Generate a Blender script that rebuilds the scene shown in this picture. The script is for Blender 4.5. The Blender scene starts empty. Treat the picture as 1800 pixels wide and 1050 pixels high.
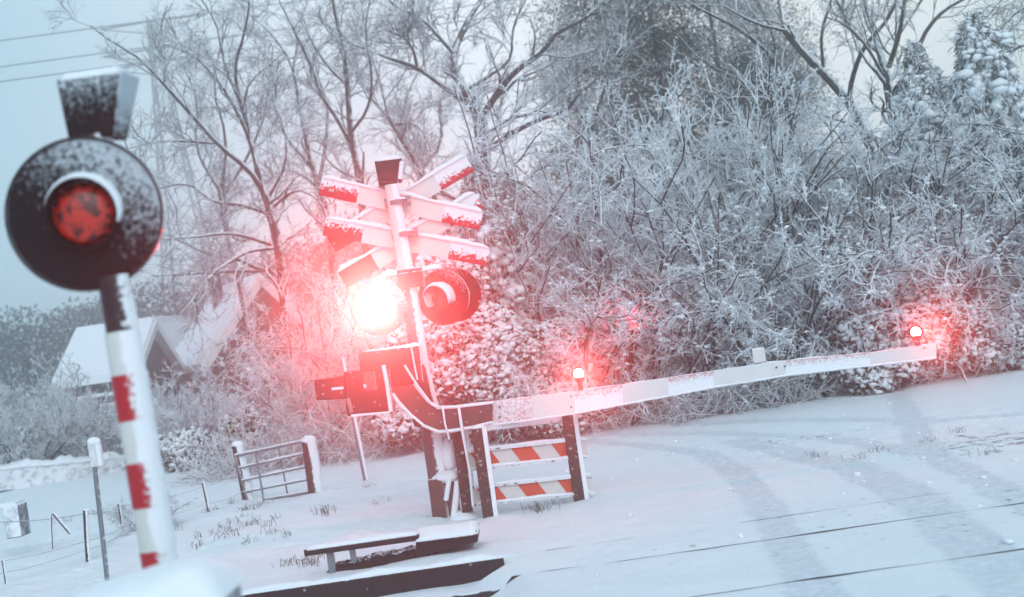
import bpy, math, random
import numpy as np
from mathutils import Vector, Matrix
random.seed(7); RNG = np.random.default_rng(7)
S = bpy.context.scene
COL = S.collection
# ------------------------------------------------------------------ camera
F = 2500.0; ROLL = math.radians(8.2); PITCH = math.radians(1.09); EYE = 1.6
cp, sp = math.cos(PITCH), math.sin(PITCH); cr, sr = math.cos(ROLL), math.sin(ROLL)
FW = Vector((0, cp, sp)); U0 = Vector((0, -sp, cp)); R0 = Vector((1, 0, 0))
RT = R0*cr - U0*sr; UP = R0*sr + U0*cr
cam = bpy.data.cameras.new('camera'); co = bpy.data.objects.new('camera', cam); COL.objects.link(co)
m = Matrix((RT, UP, -FW)).transposed().to_4x4(); m.translation = Vector((0, 0, EYE)); co.matrix_world = m
cam.sensor_width = 36; cam.lens = 50; cam.clip_start = 0.05; cam.clip_end = 2000
cam.dof.use_dof = True; cam.dof.focus_distance = 12.4; cam.dof.aperture_fstop = 2.0
S.camera = co
# ------------------------------------------------------------------ world and light
W = bpy.data.worlds.new('World'); S.world = W; W.use_nodes = True
nt = W.node_tree; nt.nodes.clear()
out = nt.nodes.new('ShaderNodeOutputWorld'); bg = nt.nodes.new('ShaderNodeBackground')
sky = nt.nodes.new('ShaderNodeTexSky'); sky.sky_type = 'NISHITA'; sky.sun_disc = False
sky.sun_elevation = math.radians(22); sky.sun_rotation = math.radians(20); sky.air_density = 2; sky.dust_density = 4
tc = nt.nodes.new('ShaderNodeTexCoord'); sx = nt.nodes.new('ShaderNodeSeparateXYZ')
nt.links.new(tc.outputs['Generated'], sx.inputs[0])
mr = nt.nodes.new('ShaderNodeMapRange'); mr.interpolation_type = 'SMOOTHSTEP'
nt.links.new(sx.outputs['X'], mr.inputs[0]); mr.inputs[1].default_value = -0.42; mr.inputs[2].default_value = 0.02
mr2 = nt.nodes.new('ShaderNodeMapRange'); mr2.interpolation_type = 'SMOOTHSTEP'
nt.links.new(sx.outputs['X'], mr2.inputs[0]); mr2.inputs[1].default_value = 0.12; mr2.inputs[2].default_value = 0.42
cm = nt.nodes.new('ShaderNodeMix'); cm.data_type = 'RGBA'
nt.links.new(mr.outputs[0], cm.inputs[0]); cm.inputs[6].default_value = (3.3, 5.9, 7.5, 1); cm.inputs[7].default_value = (8.7, 10.1, 11.6, 1)
cm2 = nt.nodes.new('ShaderNodeMix'); cm2.data_type = 'RGBA'
nt.links.new(mr2.outputs[0], cm2.inputs[0]); nt.links.new(cm.outputs[2], cm2.inputs[6]); cm2.inputs[7].default_value = (3.0, 5.6, 7.0, 1)
mx = nt.nodes.new('ShaderNodeMix'); mx.data_type = 'RGBA'; mx.inputs[0].default_value = 0.93
nt.links.new(sky.outputs[0], mx.inputs[6]); nt.links.new(cm2.outputs[2], mx.inputs[7])
nt.links.new(mx.outputs[2], bg.inputs[0]); bg.inputs[1].default_value = 0.092
nt.links.new(bg.outputs[0], out.inputs[0])
sl = bpy.data.lights.new('sun', 'SUN'); sl.energy = 1.25; sl.angle = math.radians(45); sl.color = (0.95, 0.97, 1.0)
so = bpy.data.objects.new('sun', sl); COL.objects.link(so)
so.rotation_euler = (math.radians(58), math.radians(-5), math.radians(14))
S.view_settings.view_transform = 'Standard'; S.view_settings.look = 'None'; S.view_settings.gamma = 1
S.view_settings.exposure = 0.20
S.render.engine = 'CYCLES'
cy = S.cycles; cy.max_bounces = 6; cy.diffuse_bounces = 3; cy.glossy_bounces = 2; cy.transmission_bounces = 2; cy.volume_bounces = 3
cy.transparent_max_bounces = 6; cy.use_denoising = True; cy.sample_clamp_indirect = 4
cy.caustics_reflective = False; cy.caustics_refractive = False
try: cy.use_adaptive_sampling = True; cy.adaptive_threshold = 0.02
except Exception: pass
# ------------------------------------------------------------------ pixel helpers (photo pixels 1800x1050 -> world)
def ray(px, py): return FW + RT*((px-900)/F) - UP*((py-525)/F)
def P(px, py, Y):
    d = ray(px, py); return Vector((0, 0, EYE)) + d*(Y/d.y)
def vnoise(x, y, sc, seed=0):
    r = np.random.default_rng(seed).random((256, 256))
    x = np.asarray(x)/sc; y = np.asarray(y)/sc
    xi = np.floor(x).astype(int); yi = np.floor(y).astype(int); fx = x-xi; fy = y-yi
    fx = fx*fx*(3-2*fx); fy = fy*fy*(3-2*fy)
    g = lambda a, b: r[a % 256, b % 256]
    return ((g(xi, yi)*(1-fx)+g(xi+1, yi)*fx)*(1-fy) + (g(xi, yi+1)*(1-fx)+g(xi+1, yi+1)*fx)*fy)-.5
def sstep(a, b, x):
    t = np.clip((np.asarray(x)-a)/(b-a), 0, 1); return t*t*(3-2*t)
def G(px, py, z=0.0):
    d = ray(px, py); return Vector((0, 0, EYE)) + d*((z-EYE)/d.z)
XDECK = G(885, 990).x
TRACKS = []
for pts, w in [([(960,772),(1120,782),(1240,800),(1295,830),(1340,885),(1385,960),(1440,1060)], .16),
               ([(1290,775),(1400,800),(1500,822),(1590,865),(1680,935),(1760,1000),(1830,1060)], .22),
               ([(1560,640),(1575,690),(1612,772),(1660,812),(1740,850),(1830,900)], .17),
               ([(1030,765),(1250,762),(1450,772),(1640,800)], .16),
               ([(1200,745),(1400,738),(1640,742),(1800,730)], .2)]:
    TRACKS.append((np.array([G(a, b)[:2] for a, b in pts]), w))
def track_mask(x, y):
    mk = np.zeros(np.shape(x))
    for pl, w in TRACKS:
        d = np.full(np.shape(x), 99.0)
        for a, b in zip(pl[:-1], pl[1:]):
            ab = b-a; t = np.clip(((x-a[0])*ab[0]+(y-a[1])*ab[1])/(ab@ab), 0, 1)
            d = np.minimum(d, np.hypot(x-a[0]-t*ab[0], y-a[1]-t*ab[1]))
        d = d + .05*vnoise(x, y, .3, 3)+.03*vnoise(x, y, .09, 33)
        mk = np.maximum(mk, 1-sstep(w*.72, w*1.0, d))
    return mk
def gh(x, y):
    x = np.asarray(x, float); y = np.asarray(y, float)
    h = .05*vnoise(x, y, 3.1, 1)+.03*vnoise(x, y, .8, 2)+.018*vnoise(x, y, .22, 4)
    left = 1-sstep(XDECK-.25, XDECK+.15, x+.25*vnoise(y, x, .5, 9))
    onroad = sstep(.3, 1.6, x)*(1-sstep(17, 19, y))
    h = h*(1-.6*onroad)
    h = h - .15*left*(1-sstep(9.93, 9.97, y))
    h = h + .05*left*sstep(11, 13, y)*(1-sstep(20, 24, y))
    tk = track_mask(x, y); h = h - .010*tk + .012*np.sin(np.clip(tk, 0, 1)*np.pi)*(1+2*vnoise(x, y, .12, 61)) + tk*.010*vnoise(x, y, .07, 63)
    h = h + .045*np.abs(vnoise(x, y, .17, 71))*np.clip(np.exp(-((x-4.2)/2.2)**2-((y-14.6)/1.3)**2)+np.exp(-((x-3.0)/1.6)**2-((y-13.9)/.6)**2), 0, 1)
    h = h + left*(.07*np.abs(vnoise(x, y, .13, 8))*np.clip(vnoise(x, y, .9, 62)+.45, 0, 1)+.06*vnoise(x, y, .4, 11))*sstep(10.6, 11.2, y)
    fl = sstep(XDECK, XDECK+.4, x)*(x < 12); wv = sum(np.exp(-((y-q)/.14)**2) for q in (9.2, 7.78, 10.05, 6.95)); h = h*(1-fl*np.clip(wv, 0, 1))+fl*np.clip(wv, 0, 1)*.008*vnoise(x, y, .25, 72)
    h = h - 3.2*sstep(27, 48, y)
    return h
def ghs(x, y): return float(gh(np.array([x]), np.array([y]))[0])
# ------------------------------------------------------------------ materials
def newmat(name):
    m = bpy.data.materials.new(name); m.use_nodes = True
    return m, m.node_tree, m.node_tree.nodes['Principled BSDF']
SNOWC = (.80, .83, .86, 1)
def snowmat(name, base, rough=.6, d=(0, 0, 1), thr=.25, soft=.15, nsc=18, namt=.6, var=.25, metal=0, snowc=SNOWC, bump=.25, spec=.3, base2=None):
    m, t, b = newmat(name); N = t.nodes.new; L = t.links.new
    geo = N('ShaderNodeNewGeometry'); dt = N('ShaderNodeVectorMath'); dt.operation = 'DOT_PRODUCT'
    L(geo.outputs['Normal'], dt.inputs[0]); dt.inputs[1].default_value = Vector(d).normalized()
    tc = N('ShaderNodeTexCoord')
    nz = N('ShaderNodeTexNoise'); nz.inputs['Scale'].default_value = nsc; nz.inputs['Detail'].default_value = 5; nz.inputs['Roughness'].default_value = .65
    L(tc.outputs['Object'], nz.inputs['Vector'])
    ma = N('ShaderNodeMath'); ma.operation = 'MULTIPLY_ADD'; L(nz.outputs['Fac'], ma.inputs[0]); ma.inputs[1].default_value = namt*2; ma.inputs[2].default_value = -namt
    ad = N('ShaderNodeMath'); L(ma.outputs[0], ad.inputs[0]); L(dt.outputs['Value'], ad.inputs[1])
    at = N('ShaderNodeAttribute'); at.attribute_name = 'sn'
    ad2 = N('ShaderNodeMath'); L(ad.outputs[0], ad2.inputs[0]); L(at.outputs['Fac'], ad2.inputs[1])
    r = N('ShaderNodeMapRange'); r.interpolation_type = 'SMOOTHSTEP'; L(ad2.outputs[0], r.inputs[0]); r.inputs[1].default_value = thr-soft/2; r.inputs[2].default_value = thr+soft/2
    n2 = N('ShaderNodeTexNoise'); n2.inputs['Scale'].default_value = nsc*.35; n2.inputs['Detail'].default_value = 6; L(tc.outputs['Object'], n2.inputs['Vector'])
    mb = N('ShaderNodeMix'); mb.data_type = 'RGBA'; L(n2.outputs['Fac'], mb.inputs[0])
    mb.inputs[6].default_value = tuple(c*(1-var) for c in base)+(1,)
    b2 = base2 or base; mb.inputs[7].default_value = tuple(min(1, c*(1+var)) for c in b2)+(1,)
    mxx = N('ShaderNodeMix'); mxx.data_type = 'RGBA'; L(r.outputs[0], mxx.inputs[0]); L(mb.outputs[2], mxx.inputs[6]); mxx.inputs[7].default_value = snowc
    L(mxx.outputs[2], b.inputs['Base Color'])
    mrr = N('ShaderNodeMix'); L(r.outputs[0], mrr.inputs[0]); mrr.inputs[2].default_value = rough; mrr.inputs[3].default_value = .9; L(mrr.outputs[0], b.inputs['Roughness'])
    b.inputs['Metallic'].default_value = metal; b.inputs['Specular IOR Level'].default_value = spec
    if bump:
        n3 = N('ShaderNodeTexNoise'); n3.inputs['Scale'].default_value = nsc*3; n3.inputs['Detail'].default_value = 4; L(tc.outputs['Object'], n3.inputs['Vector'])
        a3 = N('ShaderNodeMath'); a3.operation = 'MULTIPLY_ADD'; L(n3.outputs['Fac'], a3.inputs[0]); a3.inputs[1].default_value = .5; L(r.outputs[0], a3.inputs[2])
        bp = N('ShaderNodeBump'); bp.inputs['Strength'].default_value = bump; bp.inputs['Distance'].default_value = .012; L(a3.outputs[0], bp.inputs['Height']); L(bp.outputs[0], b.inputs['Normal'])
    return m
def emit(name, col, s):
    m, t, b = newmat(name); b.inputs['Base Color'].default_value = (.3, .02, .02, 1)
    b.inputs['Emission Color'].default_value = col+(1,); b.inputs['Emission Strength'].default_value = s; return m
WIND = (.95, -.25, .35)
M = {}
M['snow'] = snowmat('fresh_snow', (.80, .83, .86), .9, thr=-9, nsc=14, bump=.5)
M['black'] = snowmat('black_paint_with_snow', (.012, .013, .016), .35, WIND, .72, .3, 45, .8)
M['cleanblack'] = snowmat('clean_black_paint', (.008, .008, .010), .55, (0, 0, 1), 3, .3, 45, .1, spec=.12)
M['blackboard'] = snowmat('backboard_with_snow', (.008, .008, .010), .6, WIND, .78, .6, 60, 1.1, snowc=(.50, .56, .60, 1), bump=.9, spec=.12)
M['white'] = snowmat('white_paint_with_snow', (.62, .63, .60), .5, WIND, .3, .3, 16, .4, var=.08)
M['red'] = snowmat('red_band_with_snow', (.42, .012, .022), .4, WIND, .46, .35, 55, .7, var=.1)
M['signwhite'] = snowmat('sign_white_with_snow', (.68, .66, .64), .5, (.2, -.1, .9), .75, .3, 40, .5, var=.06)
M['signred'] = snowmat('sign_red_with_snow', (.50, .02, .03), .4, (.3, -.2, .8), .62, .3, 48, 1.1, var=.15)
M['boomwhite'] = snowmat('boom_white', (.68, .67, .67), .5, (.1, -.2, .9), .6, .3, 16, .5, var=.06)
M['boomred'] = snowmat('boom_red', (.46, .04, .06), .4, (.1, -.5, .9), .36, 1.1, 55, 1.0, var=.15)
M['boomdark'] = snowmat('boom_root_brown', (.10, .055, .05), .5, (.1, -.2, .9), .6, .3, 30, .5)
M['wood'] = snowmat('weathered_wood', (.05, .036, .030), .8, (.9, -.3, .5), .45, .2, 25, .5)
M['darkwood'] = snowmat('dark_creosoted_wood', (.022, .018, .018), .8, (.3, 0, 1), .5, .2, 25, .4)
M['orange'] = snowmat('hatched_red_orange', (.62, .085, .04), .4, (0, -.1, 1), .8, .2, 30, .5, var=.1)
M['hatchwhite'] = snowmat('hatched_white', (.62, .60, .58), .4, (0, -.1, 1), .8, .2, 30, .5, var=.08)
M['galv'] = snowmat('galvanised_steel', (.20, .22, .24), .45, (.5, -.2, .9), .55, .2, 30, .5, metal=.5)
M['rail'] = snowmat('rail_steel', (.035, .03, .03), .4, (0, .1, 1), .72, .25, 12, .6, metal=.4)
M['bark'] = snowmat('bark_with_snow', (.045, .040, .038), .9, (.55, -.1, .85), .34, .2, 12, .5)
M['barkfar'] = snowmat('bark_oak', (.036, .035, .040), .9, (.55, -.25, .85), .55, .3, 6, .6)
M['twig'] = snowmat('twig_with_frost', (.060, .062, .072), .9, (.4, -.3, .9), .12, .4, 6, .5, bump=0)
M['frost'] = snowmat('frosted_twig', (.080, .080, .088), .9, (.3, -.5, .9), -.8, .4, 5, .5, bump=0)
M['frostbrown'] = snowmat('brown_frosted_twig', (.12, .105, .095), .9, (.3, -.5, .9), -.35, .4, 5, .5, bump=0)
M['laurel'] = snowmat('evergreen_leaf_snow', (.020, .035, .018), .5, (.2, -.1, .95), .35, .3, 4, .5, bump=0)
M['conifer'] = snowmat('conifer_spray_snow', (.015, .030, .024), .7, (.25, -.1, .95), .12, .3, 9, .55, bump=0)
M['pine'] = snowmat('pine_needles', (.030, .052, .048), .7, (.2, -.1, .95), 1.15, .5, 3, .4, bump=0)
M['farwood'] = snowmat('far_wood', (.03, .038, .045), .9, (.2, -.1, .95), 1.0, .5, 3, .4, bump=0)
M['roofsnow'] = snowmat('roof_snow', (.80, .83, .86), .9, thr=-9, nsc=3, bump=.4)
M['brick'] = snowmat('brown_wall', (.09, .055, .05), .9, (0, 0, 1), .6, .2, 6, .3)
M['darkwall'] = snowmat('dark_timber_wall', (.06, .055, .06), .9, (0, 0, 1), .5, .2, 8, .3)
M['stone'] = snowmat('stone_with_snow', (.15, .15, .16), .9, (.2, -.5, 1), .30, .5, 7, .6)
M['mastgrey'] = snowmat('grey_mast_paint', (.10, .075, .075), .5, WIND, .45, .3, 40, .5)
M['edge'] = snowmat('wet_dark_deck_edge', (.30, .31, .33), .8, (0, 0, 1), 1.05, .3, 8, .5)
M['glass'] = snowmat('dark_window_glass', (.02, .025, .03), .1, (0, 0, 1), 2, .1, 5, .1, bump=0)
M['grass'] = snowmat('dry_grass', (.09, .075, .045), .9, (0, 0, 1), .7, .2, 5, .4, bump=0)
M['earth'] = snowmat('dark_earth', (.022, .018, .017), .9, (.1, -.1, 1), .95, .15, 12, .5)
M['yellow'] = snowmat('fluorescent_yellow', (.55, .75, .02), .5, (0, 0, 1), .7, .2, 20, .3)
M['lens_on'] = emit('lit_red_lens', (1, .45, .42), 25)
M['lens_small'] = emit('lit_boom_lens', (1, .28, .20), 12)
M['lens_off'] = snowmat('unlit_red_lens_with_snow_specks', (.38, .022, .010), .25, (0, 0, 1), 9, .1, 40, 1.0, var=.5, base2=(.7, .05, .02), spec=.5)
# lens detail: dark cell pattern
t = M['lens_off'].node_tree; b = t.nodes['Principled BSDF']
v = t.nodes.new('ShaderNodeTexNoise'); v.inputs['Scale'].default_value = 32; v.inputs['Detail'].default_value = 4
tcc = t.nodes.new('ShaderNodeTexCoord'); t.links.new(tcc.outputs['Object'], v.inputs['Vector'])
rp = t.nodes.new('ShaderNodeValToRGB'); rp.color_ramp.elements[0].position = .42; rp.color_ramp.elements[0].color = (.07, .006, .006, 1)
rp.color_ramp.elements[1].position = .56; rp.color_ramp.elements[1].color = (.55, .022, .010, 1)
t.links.new(v.outputs['Fac'], rp.inputs[0]); t.links.new(rp.outputs[0], b.inputs['Base Color'])
# ------------------------------------------------------------------ mesh builder
class MB:
    def __init__(s): s.v = []; s.f = []; s.sn = []; s.sm = []
    def add(s, vs, fs, sn=0, smooth=False):
        k = len(s.v); s.v += [Vector(q) for q in vs]
        s.sn += (list(sn) if hasattr(sn, '__len__') else [sn]*len(vs))
        s.f += [tuple(i+k for i in f) for f in fs]; s.sm += [smooth]*len(fs); return s
    def hexa(s, c, sn=0, **k):   # c: 8 corners, bottom 4 (ccw) then top 4
        return s.add(c, [(3,2,1,0), (4,5,6,7), (0,1,5,4), (1,2,6,5), (2,3,7,6), (3,0,4,7)], sn, **k)
    def box(s, c, sz, rz=0, ax=None):
        c = Vector(c); hx, hy, hz = sz[0]/2, sz[1]/2, sz[2]/2
        R = ax if ax is not None else Matrix.Rotation(rz, 3, 'Z')
        q = [(-hx,-hy,-hz), (hx,-hy,-hz), (hx,hy,-hz), (-hx,hy,-hz), (-hx,-hy,hz), (hx,-hy,hz), (hx,hy,hz), (-hx,hy,hz)]
        return s.hexa([c+R@Vector(p) for p in q])
    def plank(s, a, b, w, t, w2=None, face=Vector((0, -1, 0)), snlo=0, snhi=0, off=0):
        # a flat board from a to b, height w (in the plane facing 'face'), thickness t
        a = Vector(a); b = Vector(b); d = (b-a).normalized(); n = (face-d*face.dot(d)).normalized(); u = d.cross(n)
        if u.z < 0: u = -u
        w2 = w2 or w; a = a+n*off; b = b+n*off
        c = [a-u*w/2+n*t/2, b-u*w2/2+n*t/2, b-u*w2/2-n*t/2, a-u*w/2-n*t/2, a+u*w/2+n*t/2, b+u*w2/2+n*t/2, b+u*w2/2-n*t/2, a+u*w/2-n*t/2]
        return s.hexa(c, [snlo]*4+[snhi]*4)
    def tube(s, pts, r, n=12, cap=True, smooth=True, jit=0, flat=1.0, sn=0):
        pts = [Vector(p) for p in pts]; K = len(pts); r = list(r) if hasattr(r, '__len__') else [r]*K
        vs = []; prev = None
        for i, p in enumerate(pts):
            d = (pts[min(i+1, K-1)]-pts[max(i-1, 0)]).normalized()
            if prev is None:
                ref = Vector((0, 0, 1)) if abs(d.z) < .9 else Vector((0, 1, 0))
            else: ref = prev
            u = (ref-d*ref.dot(d)).normalized(); prev = u; w = d.cross(u)
            for k in range(n):
                a = 2*math.pi*k/n; q = r[i]*(1+random.uniform(-jit, jit))
                vs.append(p+u*(math.cos(a)*q*flat)+w*(math.sin(a)*q))
        fs = [(i*n+k, i*n+(k+1) % n, (i+1)*n+(k+1) % n, (i+1)*n+k) for i in range(K-1) for k in range(n)]
        s.add(vs, fs, sn, smooth)
        if cap:
            s.add(vs[:n], [tuple(range(n))[::-1]], sn); s.add(vs[-n:], [tuple(range(n))], sn)
        return s
    def disc(s, c, ax, r, t, n=40, ring=None, snfn=None):
        # solid disc of radius r, thickness t, axis ax (front = +ax); ring -> inner hole radius
        c = Vector(c); ax = Vector(ax).normalized(); u = Vector((0, 0, 1)); u = (u-ax*u.dot(ax)).normalized(); w = u.cross(ax)
        rs = [0.001 if ring is None else ring]+[((ring or 0)+(r-(ring or 0))*k/5) for k in range(1, 6)]
        vs = []
        for z, order in ((t/2, rs), (-t/2, rs[::-1])):
            for q in order:
                for k in range(n):
                    a = 2*math.pi*k/n; vs.append(c+ax*z+u*(math.cos(a)*q)+w*(math.sin(a)*q))
        R = len(vs)//n; fs = [(i*n+k, i*n+(k+1) % n, ((i+1) % R)*n+(k+1) % n, ((i+1) % R)*n+k) for i in range(R) for k in range(n)]
        sn = [snfn((p-c).dot(w)/r, (p-c).dot(u)/r) for p in vs] if snfn else 0
        return s.add(vs, fs, sn, False)
    def hood(s, c, ax, r, t, L, a0=0, a1=360, n=36, slant=0, sn=0):
        # visor: part of a cylinder shell from angle a0..a1 (0=up) sticking out along ax
        c = Vector(c); ax = Vector(ax).normalized(); u = Vector((0, 0, 1)); u = (u-ax*u.dot(ax)).normalized(); w = u.cross(ax)
        vs = []
        for k in range(n+1):
            a = math.radians(a0+(a1-a0)*k/n); e = u*math.cos(a)+w*math.sin(a); Lk = L*(1-slant*(1-math.cos(a))/2)
            vs += [c+e*r, c+e*r+ax*Lk, c+e*(r-t)+ax*Lk, c+e*(r-t)]
        fs = []
        for k in range(n):
            for j in range(4): fs.append((k*4+j, (k+1)*4+j, (k+1)*4+(j+1) % 4, k*4+(j+1) % 4))
        fs += [(0, 1, 2, 3), (n*4+3, n*4+2, n*4+1, n*4)]
        return s.add(vs, fs, sn, False)
    def ball(s, c, r, n=14, m=9, sq=(1, 1, 1), jit=0, low=-1, sn=0):
        c = Vector(c); vs = []; 
        for i in range(m+1):
            th = math.pi*i/m
            for k in range(n):
                a = 2*math.pi*k/n; q = r*(1+random.uniform(-jit, jit)); z = max(math.cos(th), low)
                vs.append(c+Vector((math.sin(th)*math.cos(a)*q*sq[0], math.sin(th)*math.sin(a)*q*sq[1], z*q*sq[2])))
        fs = [(i*n+k, (i+1)*n+k, (i+1)*n+(k+1) % n, i*n+(k+1) % n) for i in range(m) for k in range(n)]
        return s.add(vs, fs, sn, True)
    def ridge(s, a, b, w, h, n=None, m=8, jit=.15, side=Vector((0, 1, 0))):
        # lumpy snow lying along the line a-b, width w, height h
        a = Vector(a); b = Vector(b); L = (b-a).length; n = n or max(5, int(L/.05)); d = (b-a).normalized()
        sd = (side-d*side.dot(d)).normalized(); u = d.cross(sd)
        if u.z < 0: u = -u
        vs = []; ph = random.uniform(0, 9)
        for i in range(n+1):
            f = i/n; e = min(1, min(f, 1-f)*n/1.6+.15)
            hh = h*e*(1+jit*math.sin(ph+f*L*9)+random.uniform(-jit, jit)*.7); ww = w/2*(.75+.25*e)*(1+random.uniform(-jit, jit)*.3)
            for k in range(m):
                g = math.pi*k/(m-1); vs.append(a+(b-a)*f+sd*(math.cos(g)*ww)+u*(math.sin(g)*hh-.004))
        fs = [(i*m+k, (i+1)*m+k, (i+1)*m+(k+1) % m, i*m+(k+1) % m) for i in range(n) for k in range(m)]
        fs += [tuple(range(m)), tuple(n*m+k for k in range(m))[::-1]]
        return s.add(vs, fs, 0, True)
    def prism(s, outline, vec, sn=0):
        o = [Vector(p) for p in outline]; n = len(o); vec = Vector(vec)
        vs = o+[p+vec for p in o]
        fs = [tuple(range(n))[::-1], tuple(range(n, 2*n))]+[(i, (i+1) % n, n+(i+1) % n, n+i) for i in range(n)]
        return s.add(vs, fs, sn)
ORG = {}
def link(name, me, parent, mat):
    o = bpy.data.objects.new(name, me); COL.objects.link(o); me.materials.append(mat)
    if parent is not None: o.parent = parent
    return o
def build(name, mb, mat, parent=None, bevel=0, label=None):
    org = ORG.get(parent.name, Vector()) if parent is not None else Vector()
    if parent is None and mb.v:
        lo = Vector([min(v[i] for v in mb.v) for i in range(3)]); hi = Vector([max(v[i] for v in mb.v) for i in range(3)])
        org = Vector(((lo.x+hi.x)/2, (lo.y+hi.y)/2, lo.z))
    me = bpy.data.meshes.new(name); me.from_pydata([v-org for v in mb.v], [], mb.f)
    me.polygons.foreach_set('use_smooth', mb.sm)
    if any(mb.sn):
        a = me.attributes.new('sn', 'FLOAT', 'POINT'); a.data.foreach_set('value', mb.sn)
    o = link(name, me, parent, mat); ORG[o.name] = org
    if parent is None: o.location = org
    if bevel:
        b = o.modifiers.new('bevel', 'BEVEL'); b.width = bevel; b.segments = 2; b.limit_method = 'ANGLE'
    if label: o['label'] = label
    return o
def thing(name, loc, label, cat, group=None):
    o = bpy.data.objects.new(name, None); COL.objects.link(o); o.location = loc; ORG[o.name] = Vector(loc); o.empty_display_size = .2
    return tag(o, label, cat, group)
def tag(o, label, cat, group=None, kind=None):
    if label: o['label'] = label
    if cat: o['category'] = cat
    if group: o['group'] = group
    if kind: o['kind'] = kind
    return o
def npmesh(name, v, q, smooth=False):
    """fast mesh from numpy: v (N,3), q (M,4) quads"""
    me = bpy.data.meshes.new(name); v = np.ascontiguousarray(v, np.float32); q = np.ascontiguousarray(q, np.int32)
    me.vertices.add(len(v)); me.vertices.foreach_set('co', v.ravel())
    k = q.shape[1]; me.loops.add(q.size); me.loops.foreach_set('vertex_index', q.ravel())
    me.polygons.add(len(q)); me.polygons.foreach_set('loop_start', np.arange(0, q.size, k, dtype=np.int32))
    if smooth: me.polygons.foreach_set('use_smooth', np.ones(len(q), bool))
    me.update(calc_edges=True); return me
def tubes(P_, R_, n):
    """P_ (N,K,3), R_ (N,K) -> verts, quads"""
    N, K, _ = P_.shape
    T = np.gradient(P_, axis=1); T /= np.linalg.norm(T, axis=2, keepdims=True)+1e-9
    ref = np.zeros_like(T); ref[..., 2] = 1; vert = np.abs(T[..., 2]) > .93; ref[vert] = (0, 1, 0)
    ref[:] = ref[:, :1]
    U = np.cross(ref, T); U /= np.linalg.norm(U, axis=2, keepdims=True)+1e-9; V = np.cross(T, U)
    a = np.arange(n)*2*np.pi/n+.5
    vs = P_[:, :, None]+R_[:, :, None, None]*(U[:, :, None]*np.cos(a)[None, None, :, None]+V[:, :, None]*np.sin(a)[None, None, :, None])
    base = (np.arange(N)*K*n)[:, None, None]; i = (np.arange(K-1)*n)[None, :, None]; k = np.arange(n)[None, None, :]; k2 = (k+1) % n
    q = np.stack([base+i+k, base+i+k2, base+i+n+k2, base+i+n+k], -1).reshape(-1, 4)
    return vs.reshape(-1, 3), q
def merge(lst):
    vs = []; qs = []; k = 0
    for v, q in lst: vs.append(v); qs.append(q+k); k += len(v)
    return np.concatenate(vs), np.concatenate(qs)
def unit(a): return a/(np.linalg.norm(a, axis=-1, keepdims=True)+1e-9)
def grow(Pp, Rp, nc, ratio, ang=(30, 65), K=5, up=.1, wig=.25, rr=.6, tmin=.2, lmin=.12, taper=.35, rmin=.004, rng=None, flat=1.0):
    rng = rng or RNG; N, Kp, _ = Pp.shape
    plen = np.linalg.norm(np.diff(Pp, axis=1), axis=2).sum(1)
    idx = np.repeat(np.arange(N), nc); t = rng.uniform(tmin, 1, len(idx)); f = t*(Kp-1); i = np.minimum(f.astype(int), Kp-2); fr = (f-i)[:, None]
    p0 = Pp[idx, i]*(1-fr)+Pp[idx, i+1]*fr; tan = unit(Pp[idx, i+1]-Pp[idx, i]); r0 = (Rp[idx, i]*(1-fr[:, 0])+Rp[idx, i+1]*fr[:, 0])
    rd = rng.normal(size=tan.shape); perp = unit(rd-tan*(rd*tan).sum(1, keepdims=True))
    a = np.radians(rng.uniform(ang[0], ang[1], len(idx)))[:, None]
    d = tan*np.cos(a)+perp*np.sin(a); d[:, 2] += up; d[:, 1] *= flat; d = unit(d)
    L = np.maximum(plen[idx]*ratio*(1.15-.65*t)*rng.uniform(.55, 1.25, len(idx)), lmin)
    pts = [p0]; cur = d
    for k in range(K-1):
        cur = unit(cur+rng.normal(size=cur.shape)*wig+np.array([0, 0, up*.5])); pts.append(pts[-1]+cur*(L/(K-1))[:, None])
    PP = np.stack(pts, 1); rs = np.maximum(r0*rr*rng.uniform(.7, 1.1, len(idx)), rmin)
    RR = np.maximum(rs[:, None]*np.linspace(1, taper, K)[None], rmin*.7)
    return PP, RR
def lift(o, loc): o.location = loc
def at_ground(x, y, dz=0): return Vector((x, y, ghs(x, y)+dz))
# ------------------------------------------------------------------ the ground: one sheet
def axis(lo, hi, f0, f1, step, far):
    c = list(np.arange(f0, f1+1e-6, step)); s = step; x = f1
    while x < hi: s = min(s*1.18, far); x += s; c.append(x)
    s = step; x = f0; pre = []
    while x > lo: s = min(s*1.18, far); x -= s; pre.append(x)
    return np.array(pre[::-1]+c)
gx = np.clip(axis(-150, 150, -6.2, 7.6, .038, 20), -155, 155); gy = np.clip(axis(-50, 200, 6.6, 16, .032, 20), -55, 205)
X, Y = np.meshgrid(gx, gy); H = gh(X, Y)
nx, ny = len(gx), len(gy); ii, jj = np.meshgrid(np.arange(nx-1), np.arange(ny-1)); q0 = (jj*nx+ii).ravel()
me = npmesh('snowy_ground', np.stack([X.ravel(), Y.ravel(), H.ravel()], 1), np.stack([q0, q0+1, q0+nx+1, q0+nx], 1), True)
tm = track_mask(X, Y)
near = G(1500, 790); patch = 0*X
for cx, cy_, rx, ry, s in [(G(1400,775).x, G(1400,775).y, 1.3, .5, .75), (G(1600,900).x, G(1600,900).y, 2.5, 1.8, .45), (G(1760,775).x, G(1760,775).y, 1.0, 1.1, .9), (G(470,930).x, G(470,930).y, 1.4, 1.2, .30), (G(380,985).x, G(380,985).y, .8, .5, .25)]:
    patch = np.maximum(patch, s*np.exp(-((X-cx)/rx)**2-((Y-cy_)/ry)**2))
a = me.attributes.new('packed', 'FLOAT', 'POINT'); a.data.foreach_set('value', tm.ravel().astype(np.float32))
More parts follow.
